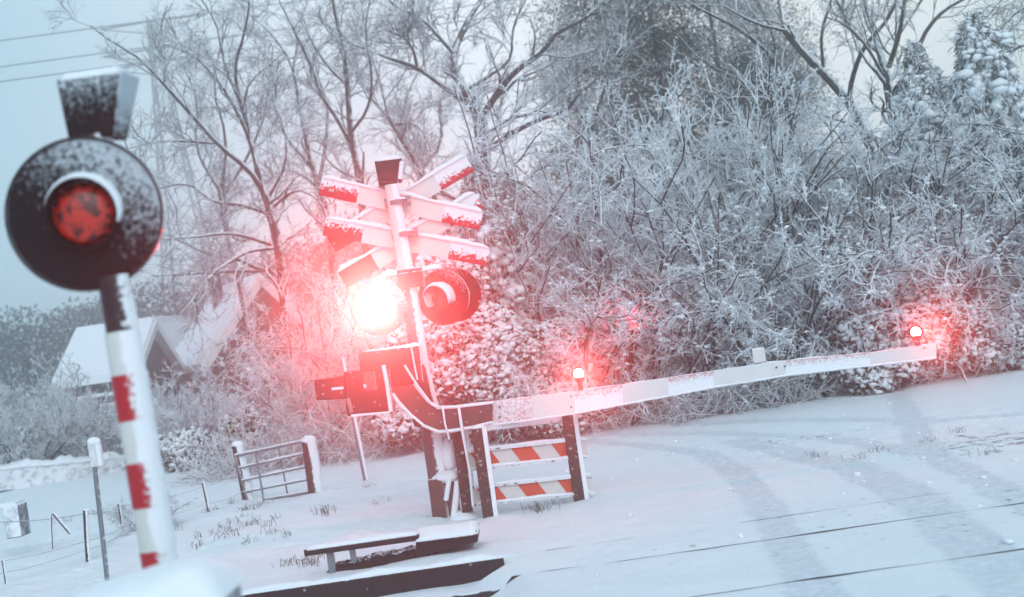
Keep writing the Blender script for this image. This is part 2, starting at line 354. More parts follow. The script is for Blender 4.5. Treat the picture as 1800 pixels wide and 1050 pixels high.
a = me.attributes.new('thin', 'FLOAT', 'POINT'); a.data.foreach_set('value', patch.ravel().astype(np.float32))
gm, t, b = newmat('ground_snow'); N = t.nodes.new; L = t.links.new
geo = N('ShaderNodeNewGeometry'); ap = N('ShaderNodeAttribute'); ap.attribute_name = 'packed'; ath = N('ShaderNodeAttribute'); ath.attribute_name = 'thin'
def noise(sc, det=5, rough=.6):
    n = N('ShaderNodeTexNoise'); n.inputs['Scale'].default_value = sc; n.inputs['Detail'].default_value = det; n.inputs['Roughness'].default_value = rough
    L(geo.outputs['Position'], n.inputs['Vector']); return n
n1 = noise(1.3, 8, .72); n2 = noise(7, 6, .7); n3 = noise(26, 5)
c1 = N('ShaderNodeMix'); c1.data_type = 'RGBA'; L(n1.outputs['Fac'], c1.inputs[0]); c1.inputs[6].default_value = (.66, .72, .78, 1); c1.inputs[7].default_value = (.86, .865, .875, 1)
pm = N('ShaderNodeMath'); pm.operation = 'MULTIPLY'; L(ap.outputs['Fac'], pm.inputs[0])
n4 = noise(14, 6, .7); n4r = N('ShaderNodeMapRange'); L(n4.outputs['Fac'], n4r.inputs[0]); n4r.inputs[1].default_value = .40; n4r.inputs[2].default_value = .60; n4r.inputs[3].default_value = .25; n4r.inputs[4].default_value = .75; L(n4r.outputs[0], pm.inputs[1])
pm2 = N('ShaderNodeMath'); pm2.operation = 'MULTIPLY'; L(pm.outputs[0], pm2.inputs[0]); pm2.inputs[1].default_value = 1.5; pm2.use_clamp = True
c2 = N('ShaderNodeMix'); c2.data_type = 'RGBA'; L(pm2.outputs[0], c2.inputs[0]); L(c1.outputs[2], c2.inputs[6]); c2.inputs[7].default_value = (.60, .64, .69, 1)
sm_ = N('ShaderNodeMath'); sm_.operation = 'MULTIPLY_ADD'; L(ath.outputs['Fac'], sm_.inputs[0]); sm_.inputs[1].default_value = .24; L(n2.outputs['Fac'], sm_.inputs[2])
sr_ = N('ShaderNodeMapRange'); L(sm_.outputs[0], sr_.inputs[0]); sr_.inputs[1].default_value = .70; sr_.inputs[2].default_value = .82; 
c3 = N('ShaderNodeMix'); c3.data_type = 'RGBA'; L(sr_.outputs[0], c3.inputs[0]); L(c2.outputs[2], c3.inputs[6]); c3.inputs[7].default_value = (.16, .14, .13, 1)
L(c3.outputs[2], b.inputs['Base Color']); b.inputs['Roughness'].default_value = .85; b.inputs['Specular IOR Level'].default_value = .2
bb = N('ShaderNodeMath'); bb.operation = 'MULTIPLY_ADD'; L(n3.outputs['Fac'], bb.inputs[0]); bb.inputs[1].default_value = .4; L(n2.outputs['Fac'], bb.inputs[2])
bp = N('ShaderNodeBump'); bp.inputs['Strength'].default_value = .8; bp.inputs['Distance'].default_value = .035; L(bb.outputs[0], bp.inputs['Height']); L(bp.outputs[0], b.inputs['Normal'])
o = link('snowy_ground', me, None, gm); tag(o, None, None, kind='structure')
# ------------------------------------------------------------------ rails, beams
YR1, YR2 = 9.2, 7.78
trk = thing('railway_track', (0, (YR1+YR2)/2, 0), 'railway track with two dark steel rails half buried in snow across the road', 'railway track')
for yy in (YR1, YR2):
    mb = MB()
    n = 420; xs = np.linspace(-14, 16, n)
    for x0, x1 in zip(xs[:-1], xs[1:]):
        pass
    pts = [(x, yy+.004*math.sin(x*5)) for x in xs]
    prof = [(-.028, -.05), (.028, -.05), (.028, .03), (.020, .036), (-.020, .036), (-.028, .03)]
    vs = []; 
    for (x, y0) in pts:
        on = x > XDECK; low = -.0305+.009*float(vnoise(np.array([x]), np.array([yy]), .35, 21)[0]) if on else -.10
        vs += [(x, y0+a_*((.42+.3*float(vnoise(np.array([x]), np.array([yy]), .2, 5)[0])) if on else 1), low+b_) for a_, b_ in prof]
    fs = [(i*6+k, i*6+(k+1) % 6, (i+1)*6+(k+1) % 6, (i+1)*6+k) for i in range(n-1) for k in range(6)]
    mb.add(vs, fs); build('rail', mb, M['rail'], trk)
def groove(yy, name, label):
    mb = MB(); n = 160; xs = np.linspace(XDECK+.3, 14, n); vs = []
    for x0 in xs:
        y0 = yy+.003*math.sin(x0*2.3); h = .002+.007*float(vnoise(np.array([x0]), np.array([yy]), .3, 22)[0])+random.uniform(-.001, .001)
        vs += [(x0, y0-.006, h-.08), (x0, y0+.006, h-.08), (x0, y0+.006, h), (x0, y0-.006, h)]
    mb.add(vs, [(i*4+k, i*4+(k+1) % 4, (i+1)*4+(k+1) % 4, (i+1)*4+k) for i in range(n-1) for k in range(4)])
    o = build(name, mb, M['edge']); tag(o, label, 'deck edge')
groove(10.05, 'deck_edge', 'dark edge of the crossing deck showing through the snow beyond the farther rail')
groove(6.95, 'deck_edge', 'dark edge of the crossing deck at the bottom right corner nearest the camera')
mb = MB(); mb.box(((XDECK-12)/2, 9.95, -.07), (12+XDECK, .06, .17)); o = build('edge_beam', mb, M['darkwood'], bevel=.008)
tag(o, 'long dark timber beam edging the track bed left of the road', 'beam')
mb = MB(); 
for i in range(40):
    x0 = -12+i*(12+XDECK)/40; x1 = x0+(12+XDECK)/40
mb.ridge((-12, 9.975, .012), (XDECK-.02, 9.975, .012), .10, .035, n=160, jit=.3); build('snow_cap', mb, M['snow'], o)
for c in o.children: c.location = Vector(); 
# ORG handles the offset for children of mesh roots
# ------------------------------------------------------------------ the near warning light (Y=4.8)
YN = 4.8
base = P(284, 1010, YN); top = P(204, 520, YN); dv = (base-top).normalized(); gp = base+dv*((base.z+.02)/-dv.z); 
ns = thing('warning_light', gp, 'near unlit round black warning light on a red and white banded post at the left', 'warning light')
pt = lambda z: gp+(top-gp)*((z-gp.z)/(top.z-gp.z))
z_at = lambda py: P(245, py, YN).z
def zpost(py):   # height where the post axis crosses photo row py
    lo, hi = 0, 1
    for _ in range(40):
        md = (lo+hi)/2; q = base*md+top*(1-md)
        d = q-Vector((0, 0, EYE)); yy = 525-F*(d.dot(UP)/d.dot(FW))
        if yy < py: lo = md
        else: hi = md
    return (base*lo+top*(1-lo)).z
RP = .0585
mb = MB(); mb.tube([gp, pt(zpost(583))], RP, 32); build('post', mb, M['white'], ns)
for y0, y1 in ((658, 738), (812, 890), (966, 1046)):
    mb = MB(); mb.tube([pt(zpost(y1) if y1 < 1011 else base.z-.07), pt(zpost(y0))], RP+.0015, 32); build('red_band', mb, M['red'], ns)
mb = MB(); mb.tube([pt(zpost(583)), pt(zpost(583))+(top-gp).normalized()*.19], .052, 32); build('collar', mb, M['black'], ns)
mb = MB(); random.seed(3)
nseg = 60; pts = [pt(.4+i*(zpost(512)-.4)/nseg)+Vector((.017, .006, 0)) for i in range(nseg+1)]
mb.tube(pts, [(.044 if i < 50 else .038)+random.uniform(-.003, .003) for i in range(nseg+1)], 18, jit=.03); build('plastered_snow', mb, M['snow'], ns)
DC = P(150, 377, YN); axn = Vector((.10, -.99, -.05)).normalized()
mb = MB(); mb.disc(DC, axn, .258, .022, 64, snfn=lambda a, c: .55*c+.42*a+.22)
bd = build('backboard', mb, M['blackboard'], ns)
mb = MB(); mb.hood(DC, axn, .262, .010, .018, 0, 360, 64); build('rim', mb, M['black'], bd)
mb = MB(); mb.tube([DC-axn*.01, DC-axn*.09, DC-axn*.13], [.20, .17, .06], 32); build('housing', mb, M['black'], ns)
mb = MB(); mb.hood(DC+axn*.01, axn, .120, .008, .085, 0, 360, 48, slant=.5); build('visor', mb, M['cleanblack'], ns)
mb = MB(); random.seed(4)
u = Vector((0, 0, 1)); u = (u-axn*u.dot(axn)).normalized(); w = u.cross(axn)
vs = []; n = 40; K = 7
for k in range(n+1):
    a = math.radians(-70+k/n*180); e = u*math.cos(a)+w*math.sin(a)
    th = (.012+.020*k/n)*max(.05, math.sin(math.pi*k/n))**.6*(1+random.uniform(-.08, .08)); L_ = .095*(1-.5*(1-math.cos(a))/2)
    for j in range(K):
        g = math.pi*j/(K-1); vs.append(DC+e*(.1185+math.sin(g)*th)+axn*(.012+L_*(.5-.5*math.cos(g))))
fs = [(k*K+j, (k+1)*K+j, (k+1)*K+(j+1) % K, k*K+(j+1) % K) for k in range(n) for j in range(K)]
mb.add(vs, fs, 0, True); build('snow_cap', mb, M['snow'], ns)
mb = MB(); vs = []
for i in range(7):
    q = .104*math.sin(i/6*math.pi/2*.999+.001)
    for k in range(40): a = 2*math.pi*k/40; vs.append(DC+axn*(.020+.030*math.cos(i/6*math.pi/2))+u*(math.cos(a)*q)+w*(math.sin(a)*q))
fs = [(i*40+k, i*40+(k+1) % 40, (i+1)*40+(k+1) % 40, (i+1)*40+k) for i in range(6) for k in range(40)]
mb.add(vs, fs, 0, True); build('lens', mb, M['lens_off'], ns)
mb = MB(); h0 = [P(119, 243, YN), P(200, 240, YN)]; h1 = [P(98, 140, YN), P(215, 124, YN)]
bk = Vector((.02, .16, 0)); mb.hexa([h0[0], h0[1], h0[1]+bk*.75, h0[0]+bk*.75, h1[0], h1[1], h1[1]+bk, h1[0]+bk], [-.1]*4+[.75]*4)
bell = build('bell_hood', mb, M['blackboard'], ns, bevel=.006)
mb = MB(); random.seed(5)
mb.ridge(h1[0]+Vector((.006, .08, -.004)), h1[1]+Vector((-.006, .08, -.004)), .17, .036, n=18, m=12, jit=.08); build('snow_cap', mb, M['snow'], bell)
mb = MB(); mb.tube([P(160, 262, YN)+Vector((0, .05, 0)), P(157, 236, YN)+Vector((0, .05, 0))], .062, 24); build('neck', mb, M['black'], ns)
mb = MB(); mb.box(gp+Vector((0, 0, .02)), (.26, .26, .04)); build('base_plate', mb, M['galv'], ns, bevel=.004)
# ------------------------------------------------------------------ snow covered cabinet, bottom left
c0 = P(385, 1050, 3.75)
cab = thing('equipment_cabinet', (c0.x-.25, 3.95, 0), 'waist-high cabinet buried in snow in front of the banded post', 'cabinet')
ht = P(330, 1005, 3.75).z-.06
mb = MB(); mb.box((c0.x-.25, 3.95, ht/2), (.46, .36, ht)); cb = build('cabinet_body', mb, M['galv'], cab, bevel=.01)
mb = MB(); mb.box((c0.x-.25, 3.765, ht*.5), (.40, .012, ht*.82)); build('door', mb, M['stone'], cab, bevel=.003)
mb = MB(); random.seed(8); vs = []; nu, nv = 26, 16
for i in range(nu+1):
    for j in range(nv+1):
        a = i/nu*2-1; c = j/nv*2-1; e = (1-abs(a)**5)*(1-abs(c)**5)
        x = c0.x-.25+a*.255; y = 3.95+c*.205
        vs.append((x, y, ht-.03+e*(.075+.035*a+.02*float(vnoise(np.array([x]), np.array([y]), .12, 31)[0])+.012*float(vnoise(np.array([x]), np.array([y]), .03, 32)[0]))))
fs = [(i*(nv+1)+j, (i+1)*(nv+1)+j, (i+1)*(nv+1)+j+1, i*(nv+1)+j+1) for i in range(nu) for j in range(nv)]
mb.add(vs, fs, 0, True); build('snow_cap', mb, M['snow'], cab)
# ------------------------------------------------------------------ crossing signal mast (Y=12.5)
YM = 12.5; PX = F/YM
b0 = P(779, 912, YM); ms = thing('crossing_signal', Vector((b0.x, YM, ghs(b0.x, YM))), 'tall signal mast with double crossed boards and a glaring red light', 'crossing signal')
mb = MB(); mb.tube([P(777, 900, YM), P(754, 745, YM), P(718, 500, YM)], [.078, .078, .074], 24); build('post', mb, M['mastgrey'], ms, label='dark lower mast')
mb = MB(); mb.tube([P(718, 500, YM), P(688, 325, YM)], [.070, .062], 24); build('upper_pole', mb, M['white'], ms, label='white painted upper pole plastered with snow')
mb = MB(); random.seed(9)
mb.tube([P(794, 905, YM-.03)]+[P(784-i*4.1, 880-i*28, YM-.03) for i in range(9)], [.055]+[.048+random.uniform(-.006, .010) for _ in range(8)]+[.03], 14, jit=.08); build('plastered_snow', mb, M['snow'], ms)
mb = MB()
mb.plank(P(764, 842, YM-.13), P(774, 918, YM-.13), .12, .05, face=Vector((0, -1, 0)))
mb.plank(P(789, 846, YM-.10), P(800, 912, YM-.10), .085, .05, face=Vector((0, -1, 0)))
mb.plank(P(777, 842, YM+.06), P(787, 918, YM+.06), .24, .22); build('base_column', mb, M['boomdark'], ms, bevel=.006)
mb = MB(); mb.ball(P(786, 838, YM-.06), .13, sq=(1, .9, .45), jit=.08); mb.ball(P(790, 800, YM-.05), .09, sq=(.8, .7, 1.5), jit=.1)
mb.tube([P(784, 880, YM-.16), P(790, 842, YM-.15)], .025, 8, jit=.15)
mb.tube([P(797, 910, YM-.15), P(806, 846, YM-.14)], [.03, .035], 8, jit=.15)
mb.ridge(P(785, 918, YM-.12), P(845, 912, YM-.12), .3, .10); build('snow_cap', mb, M['snow'], ms)
mb = MB(); q = [P(665, 322, YM), P(697, 319, YM)]; q2 = [P(658, 284, YM), P(707, 278, YM)]; bk = Vector((.03, .2, 0))
mb.hexa([q[0], q[1], q[1]+bk, q[0]+bk, q2[0], q2[1], q2[1]+bk, q2[0]+bk], [-.2]*4+[.1]*4)
mb.plank(P(667, 326, YM+.08), P(700, 323, YM+.08), .04, .18); bl = build('bell_hood', mb, M['black'], ms, bevel=.005)
mb = MB(); mb.ridge(q2[0]+Vector((0, .1, 0)), q2[1]+Vector((0, .1, 0)), .22, .045, n=8, m=10); mb.tube([P(706, 284, YM-.02), P(703, 315, YM-.02)], .022, 8, jit=.2); build('snow_cap', mb, M['snow'], bl)
for c_ in ((699, 356), (712, 412)):
    mb = MB(); a_ = P(c_[0], c_[1], YM); mb.tube([a_-Vector((0, 0, .022)), a_+Vector((0, 0, .022))], .082, 24)
    mb.box(a_+Vector((-.09, 0, 0)), (.05, .03, .09)); mb.box(a_+Vector((.09, 0, 0)), (.05, .03, .09)); cl = build('clamp', mb, M['galv'], ms)
    mb = MB(); mb.ridge(a_+Vector((-.08, -.02, .022)), a_+Vector((.09, -.02, .022)), .12, .025, n=6); build('snow_cap', mb, M['snow'], cl)
# crossed boards: (left end, right end, depth)
for (l, r, dz, wd, hl, hr) in (((563, 327), (846, 389), .10, .165, .95, 1.2), ((570, 398), (858, 452), .10, .165, .75, 1.1), ((582, 430), (826, 287), .145, .165, -.1, 1.3), ((602, 492), (842, 352), .145, .165, -.1, 1.2)):
    a_ = P(l[0], l[1], YM+dz); c_ = P(r[0], r[1], YM+dz)
    f = lambda t: a_+(c_-a_)*t
    mb = MB(); mb.plank(f(.235), f(.765), wd, .012, snlo=-.1, snhi=.45); sb = build('sign_board', mb, M['signwhite'], ms)
    mb = MB(); mb.plank(f(0), f(.235), wd, .0125, snlo=-.3, snhi=hl); build('red_end', mb, M['signred'], sb)
    mb = MB(); mb.plank(f(.765), f(1), wd, .0125, snlo=-.1, snhi=hr); build('red_end', mb, M['signred'], sb)
    d = (c_-a_).normalized(); nn = Vector((0, -1, 0)); uu = d.cross(nn); uu = uu if uu.z > 0 else -uu
    mb = MB(); mb.ridge(a_+uu*wd*.47, c_+uu*wd*.47, .05, .038, n=50, jit=.25); build('snow_cap', mb, M['snow'], sb)
# lamp heads
mb = MB(); mb.plank(P(640, 512, YM), P(800, 490, YM), .05, .05); mb.plank(P(700, 492, YM-.06), P(745, 487, YM-.06), .16, .12); br = build('cross_arm', mb, M['black'], ms, bevel=.005)
mb = MB(); mb.ridge(P(668, 487, YM-.04), P(778, 471, YM-.04), .16, .05, n=20, jit=.2); build('snow_cap', mb, M['snow'], br)
def lamp(c, ax, lit, rad=.25, snow=True, back=False):
    ax = Vector(ax).normalized(); u = Vector((0, 0, 1)); u = (u-ax*u.dot(ax)).normalized(); w = u.cross(ax)
    nm = 'lamp_head'
    mb = MB(); mb.tube([c-ax*.01, c-ax*.09, c-ax*.14], [.14, .12, .05], 24); o = build(nm, mb, M['black'], ms)
    mb = MB(); mb.disc(c, ax, rad, .016, 48, snfn=lambda a, d: .75*d+.5*a+.1); build('backboard', mb, M['blackboard'], o)
    if not back:
        mb = MB(); mb.hood(c, ax, .118, .007, .20, -125, 125, 36, slant=.3, sn=.0); build('visor', mb, M['black'], o)
        vs = []; n = 30; K = 6; mb = MB()
        for k in range(n+1):
            a = math.radians(-80+k/n*185); e = u*math.cos(a)+w*math.sin(a); th = .03*max(.05, math.sin(math.pi*k/n))**.6*(1+random.uniform(-.1, .1))
            for j in range(K):
                g = math.pi*j/(K-1); vs.append(c+e*(.115+math.sin(g)*th)+ax*(.012+.195*(1-.3*(1-math.cos(a))/2)*(.5-.5*math.cos(g))))
        mb.add(vs, [(k*K+j, (k+1)*K+j, (k+1)*K+(j+1) % K, k*K+(j+1) % K) for k in range(n) for j in range(K)], 0, True); build('snow_cap', mb, M['snow'], o)
        mb = MB(); mb.tube([c+ax*.01, c+ax*.03, c+ax*.045], [.104, .098, .03], 32); build('lens', mb, M['lens_on'] if lit else M['lens_off'], o)
    return o
LP = P(665, 540, YM-.06)
lamp(LP, (-.05, -1, -.02), True)
RPt = P(780, 523, YM-.02); axr = Vector((-.38, -.92, -.03)).normalized()
lamp(RPt, axr, False, rad=.245)
lamp(P(800, 519, YM+.16), (.25, .95, 0), False, rad=.24, back=True)
def pl(name, loc, e, col, r):
    l = bpy.data.lights.new(name, 'POINT'); l.energy = e; l.color = col; l.shadow_soft_size = r; o = bpy.data.objects.new(name, l); COL.objects.link(o); o.location = loc; return o
pl('lamp_light', LP+Vector((-.012, -.26, 0)), 30, (1, .05, .10), .06)
def beam(loc, e, col, ang, r):
    l = bpy.data.lights.new('lamp_beam', 'SPOT'); l.energy = e; l.color = col; l.spot_size = math.radians(ang); l.spot_blend = 1; l.shadow_soft_size = r
    o = bpy.data.objects.new('lamp_beam', l); COL.objects.link(o); o.location = loc; o.rotation_euler = (Vector((0, -1.0, 1.6))-Vector(loc)).to_track_quat('-Z', 'Y').to_euler()
beam(LP+Vector((0, -.22, 0)), 1400, (1, .005, .034), 16, .06)
beam(LP+Vector((0, -.23, 0)), 290, (1, .64, .38), 8, .06)
# ------------------------------------------------------------------ barrier machine and boom
YB = 12.25
bm = thing('level_crossing_barrier', at_ground(P(815, 900, YB).x, YB), 'lowered red and white barrier with black drive housing and two small red lamps', 'barrier')
mb = MB(); mb.plank(P(610, 692, YB), P(690, 686, YB), .38, .26); mb.plank(P(636, 652, YB), P(742, 640, YB), .32, .24); hs = build('drive_housing', mb, M['black'], bm, bevel=.012)
mb = MB(); mb.tube([P(674, 642, YB-.14), P(680, 672, YB-.14), P(687, 724, YB-.14)], .018, 8, jit=.15); mb.tube([P(617, 731, YB-.14), P(686, 725, YB-.14)], .010, 8, jit=.2)
mb.ridge(P(634, 624, YB), P(742, 607, YB), .24, .035, n=16); mb.ball(P(641, 679, YB-.14), .018, sq=(.7, .5, 1), jit=.2)
mb.plank(P(583, 684, YB-.105), P(604, 682, YB-.105), .022, .012); build('snow_cap', mb, M['snow'], hs)
mb = MB(); mb.plank(P(556, 686, YB), P(612, 680, YB), .17, .16, w2=.20); cw = build('counterweight', mb, M['black'], bm, bevel=.008)
for bx, by in ((568, 693), (568, 678), (600, 690)):
    mb = MB(); mb.tube([P(bx, by, YB-.075), P(bx, by, YB-.10)], .012, 6); build('bolt', mb, M['galv'], cw)
for bx, by in ((622, 664), (622, 715), (668, 660), (668, 712)):
    mb = MB(); mb.tube([P(bx, by, YB-.125), P(bx, by, YB-.145)], .010, 6); build('bolt', mb, M['galv'], hs)
mb = MB(); mb.plank(P(612, 700, YB-.134), P(618, 726, YB-.134), .03, .012); build('hinge', mb, M['galv'], hs)
mb = MB(); mb.plank(P(640, 672, YB-.134), P(660, 669, YB-.134), .16, .006); build('cover_plate', mb, M['mastgrey'], hs, bevel=.003)
topc = [(694, 640), (715, 655), (735, 683), (752, 705), (770, 717), (800, 716), (835, 712), (866, 708)]
botc = [(866, 740), (830, 749), (795, 755), (770, 757), (745, 746), (722, 728), (700, 705), (690, 690)]
for k, dy in enumerate((-.10, .06)):
    mb = MB(); mb.prism([P(x, y, YB+dy) for x, y in topc+botc], (0, .03, 0)); pltt = build('boom_bracket', mb, M['black'] if k else M['boomdark'], bm)
    mb = MB(); mb.tube([P(x, y, YB+dy-.004) for x, y in topc], .014, 8, jit=.3); mb.tube([P(x, y+2, YB+dy-.004) for x, y in botc], .014, 8, jit=.3); build('snow_cap', mb, M['snow'], pltt)
mb = MB(); mb.plank(P(780, 738, YB), P(806, 733, YB), .2, .15); mb.plank(P(718, 700, YB+.02), P(760, 690, YB+.02), .5, .2); pvb = build('pivot_block', mb, M['black'], bm, bevel=.01)
for bx, by in ((755, 728), (775, 742), (800, 728), (820, 742), (845, 724), (735, 700)):
    mb = MB(); mb.tube([P(bx, by, YB-.095), P(bx, by, YB-.125)], .012, 6); build('bolt', mb, M['galv'], pvb)
mb = MB(); mb.tube([P(722, 606, YB-.16), P(728, 640, YB-.15), P(734, 668, YB-.15)], .008, 6, jit=.2)
mb.tube([P(711, 642, YB-.16), P(735, 680, YB-.16), P(760, 712, YB-.16), P(778, 716, YB-.15), P(782, 745, YB-.15), P(790, 772, YB-.1)], .010, 6, jit=.2)
mb.tube([P(806, 716, YB-.14), P(812, 752, YB-.13), P(826, 830, YB-.1), P(832, 890, YB-.08)], .014, 6, jit=.2); build('cable', mb, M['snow'], bm)
BT = [(815, 711), (866, 706), (936, 697), (1010, 688), (1095, 676), (1175, 664), (1255, 652), (1382, 634), (1530, 620), (1646, 604)]
BB = [(815, 755), (866, 747), (936, 738), (1010, 727), (1095, 711), (1175, 696), (1255, 681), (1382, 660), (1530, 643), (1646, 629)]
kinds = ['boomdark', 'boomred', 'boomwhite', 'boomred', 'boomwhite', 'boomred', 'boomwhite', 'boomred', 'boomwhite']
bo = None
for k in range(9):
    t0, t1, u0, u1 = P(*BT[k], YB-.03), P(*BT[k+1], YB-.03), P(*BB[k], YB-.03), P(*BB[k+1], YB-.03)
    bk = Vector((0, .07, 0)); mb = MB(); mb.hexa([u0, u1, u1+bk, u0+bk, t0, t1, t1+bk, t0+bk], ([.95]*4+[-.15]*4) if k in (3, 5, 7) else [-.05]*4+[.12]*4)
    if bo is None: bo = build('boom', mb, M['boomdark'], bm)
    elif kinds[k] == 'boomwhite': build('white_section', mb, M['boomwhite'], bo)
    else: build('red_section', mb, M['boomred'], bo)
mb = MB(); random.seed(12)
for k in range(9): mb.ridge(P(*BT[k], YB+.01), P(*BT[k+1], YB+.01), .066, .011, jit=.35)
for k in range(9): mb.tube([P(BB[k][0]+(BB[k+1][0]-BB[k][0])*i/14, BB[k][1]+(BB[k+1][1]-BB[k][1])*i/14, YB-.034) for i in range(15)], .010, 6, jit=.35)
build('snow_cap', mb, M['snow'], bo)
for bx, by in ((878, 716), (878, 734), (1004, 697), (1004, 716), (1365, 646), (1380, 644), (1625, 612)):
    mb = MB(); mb.tube([P(bx, by, YB-.03), P(bx, by, YB-.045)], .008, 6); build('bolt', mb, M['cleanblack'], bo)
for lx, ly, by in ((1017, 657, 690), (1610, 584, 612)):
    c = P(lx, ly, YB-.06)
    mb = MB(); mb.tube([P(lx+6, by+6, YB), P(lx+3, ly+12, YB)], .026, 10); mb.tube([P(lx+3, ly+14, YB-.05), P(lx+2, ly+6, YB-.05)], [.036, .052], 14); mb.tube([c+Vector((0, .10, 0)), c+Vector((0, .0, 0))], [.05, .062], 20)
    lb = build('boom_lamp', mb, M['black'], bm)
    mb = MB(); mb.ball(c, .046, sq=(1, .8, 1)); build('lens', mb, M['lens_small'], lb)
    beam(c+Vector((0, -.08, 0)), 230, (1, .02, .04), 4.0, .04)
    beam(c+Vector((0, -.08, 0)), 60, (1, .55, .35), 3.5, .04)
    pl('lamp_light', c+Vector((.01, .05, .12)), 10, (1, .02, .04), .03)
mb = MB(); mb.plank(P(1323, 626, YB), P(1345, 623, YB), .13, .03); build('reflector_plate', mb, M['signwhite'], bm, bevel=.012)
# ------------------------------------------------------------------ hatched guard fence
YG = 12.1
gf = thing('guard_fence', at_ground(P(930, 900, YG).x, YG), 'low wooden guard fence with red and white hatched boards behind the barrier root', 'fence')
for (x0, y0, x1, y1, dy) in ((804, 752, 823, 893, .25), (838, 752, 862, 922, 0), (996, 722, 1021, 888, .45)):
    a_ = P(x0, y0, YG+dy); c_ = P(x1, y1+6, YG+dy); ww = 20/F*(YG+dy)
    mb = MB(); mb.plank(a_, c_, ww, .11); ps = build('post', mb, M['wood'], gf, bevel=.005)
    mb = MB(); mb.plank(a_+Vector((ww*.66, .01, 0)), c_+Vector((ww*.66, .01, .05)), ww*.34, .10); mb.ridge(a_-Vector((.05, 0, 0)), a_+Vector((.08, 0, 0)), .12, .03, n=5); build('plastered_snow', mb, M['snow'], ps)
for (tl, tr, bl_, brr) in (((820, 794), (1030, 771), (824, 826), (1034, 803)), ((832, 857), (1040, 835), (836, 888), (1044, 866))):
    A, B, C_, D = P(*tl, YG+.09), P(*tr, YG+.50), P(*bl_, YG+.09), P(*brr, YG+.50)
    bk = Vector((0, .03, 0)); mb = MB(); mb.hexa([C_, D, D+bk, C_+bk, A, B, B+bk, A+bk]); hb = build('hatched_board', mb, M['hatchwhite'], gf)
    mb = MB(); off = Vector((0, -.003, 0)); L_ = 10.0; fw = Vector((0, -.003, 0))
    for s0 in (.02, .357, .695):
        w0 = .17; sk = .085
        q = lambda t, v: (A*(1-t)+B*t)*v+(C_*(1-t)+D*t)*(1-v)+off
        c = lambda z: min(max(z, 0), 1)
        mb.add([q(c(s0), .97), q(c(s0+w0), .97), q(c(s0+w0+sk), .03), q(c(s0+sk), .03)], [(0, 3, 2, 1)])
    build('red_stripe', mb, M['orange'], hb)
    mb = MB(); mb.plank(A*.999+C_*.001, B*.999+D*.001, .022, .05); mb.plank(C_, D, .022, .05); build('edge_strip', mb, M['wood'], hb)
    mb = MB(); mb.ridge(A+Vector((0, .0, .01)), B+Vector((0, .0, .01)), .06, .022, n=30); mb.ridge(C_+Vector((0, -.01, .008)), D+Vector((0, -.01, .008)), .05, .025, n=30); build('snow_cap', mb, M['snow'], hb)
mb = MB(); mb.plank(P(845, 750, YG+.1), P(992, 733, YG+.45), .09, .04); tr_ = build('top_rail', mb, M['wood'], gf, bevel=.004)
mb = MB(); mb.plank(P(845, 749, YG+.07), P(985, 732, YG+.42), .06, .02); mb.ridge(P(845, 740, YG+.1), P(985, 723, YG+.45), .07, .03, n=20); build('snow_cap', mb, M['snow'], tr_)
rl = thing('far_warning_lamp', at_ground(P(1110, 720, 19.5).x, 19.5), 'dim red lamp on a thin dark post half hidden in the frosted thicket', 'warning lamp')
mb = MB(); mb.tube([Vector((rl.location.x, 19.54, rl.location.z-.1)), P(1106, 545, 19.54)], .03, 8); build('post', mb, M['cleanblack'], rl)
mb = MB(); mb.tube([P(1106, 558, 19.56), P(1106, 558, 19.46)], [.10, .11], 16); lh = build('lamp_head', mb, M['cleanblack'], rl)
M['lens_dim'] = emit('dim_red_lens', (1, .03, .05), .8)
mb = MB(); mb.ball(P(1106, 558, 19.45), .075, sq=(1, .3, 1)); build('lens', mb, M['lens_dim'], lh)
pl('lamp_light', P(1106, 558, 19.3), 8, (1, .03, .06), .05)
# ------------------------------------------------------------------ low cable guard rail
YL = 10.35
lg = thing('low_guard_rail', Vector((G(640, 1000).x, YL, 0)), 'knee-high dark timber rail on short legs beside a snow topped trough', 'rail')
mb = MB(); mb.plank(P(536, 971, YL), P(737, 943, YL), .05, .09); lr = build('top_rail', mb, M['darkwood'], lg, bevel=.004)
mb = MB(); mb.ridge(P(538, 966, YL), P(735, 938, YL), .11, .03, n=30); build('snow_cap', mb, M['snow'], lr)
for x0, y0, x1, y1, w in ((580, 970, 587, 1018, .05), (619, 966, 623, 988, .04)):
    mb = MB(); mb.plank(P(x0, y0, YL+.02), P(x1, y1, YL+.02), w, .05); build('leg', mb, M['galv'], lg)
mb = MB(); mb.hexa([P(731, 980, YL), P(840, 953, YL), P(840, 953, YL)+Vector((0, .5, 0)), P(731, 980, YL)+Vector((0, .5, 0)), P(731, 944, YL), P(838, 932, YL), P(838, 932, YL)+Vector((0, .5, 0)), P(731, 944, YL)+Vector((0, .5, 0))])
tb = build('trough', mb, M['darkwood'], lg, bevel=.006)
mb = MB(); mb.ridge(P(728, 944, YL+.2), P(842, 930, YL+.2), .52, .06, n=20, m=12); build('snow_cap', mb, M['snow'], tb)
mb = MB(); random.seed(14)
for i in range(16):
    f = i/15; c = P(598+f*135, 1000-f*28, YL-.0); mb.ball(c+Vector((0, .1, -.03)), .07+.02*random.random(), 9, 6, sq=(1.5, 1, .8), jit=.2)
o = build('earth_bank', mb, M['earth']); tag(o, 'dark bare earth showing under the low timber rail', 'earth bank')
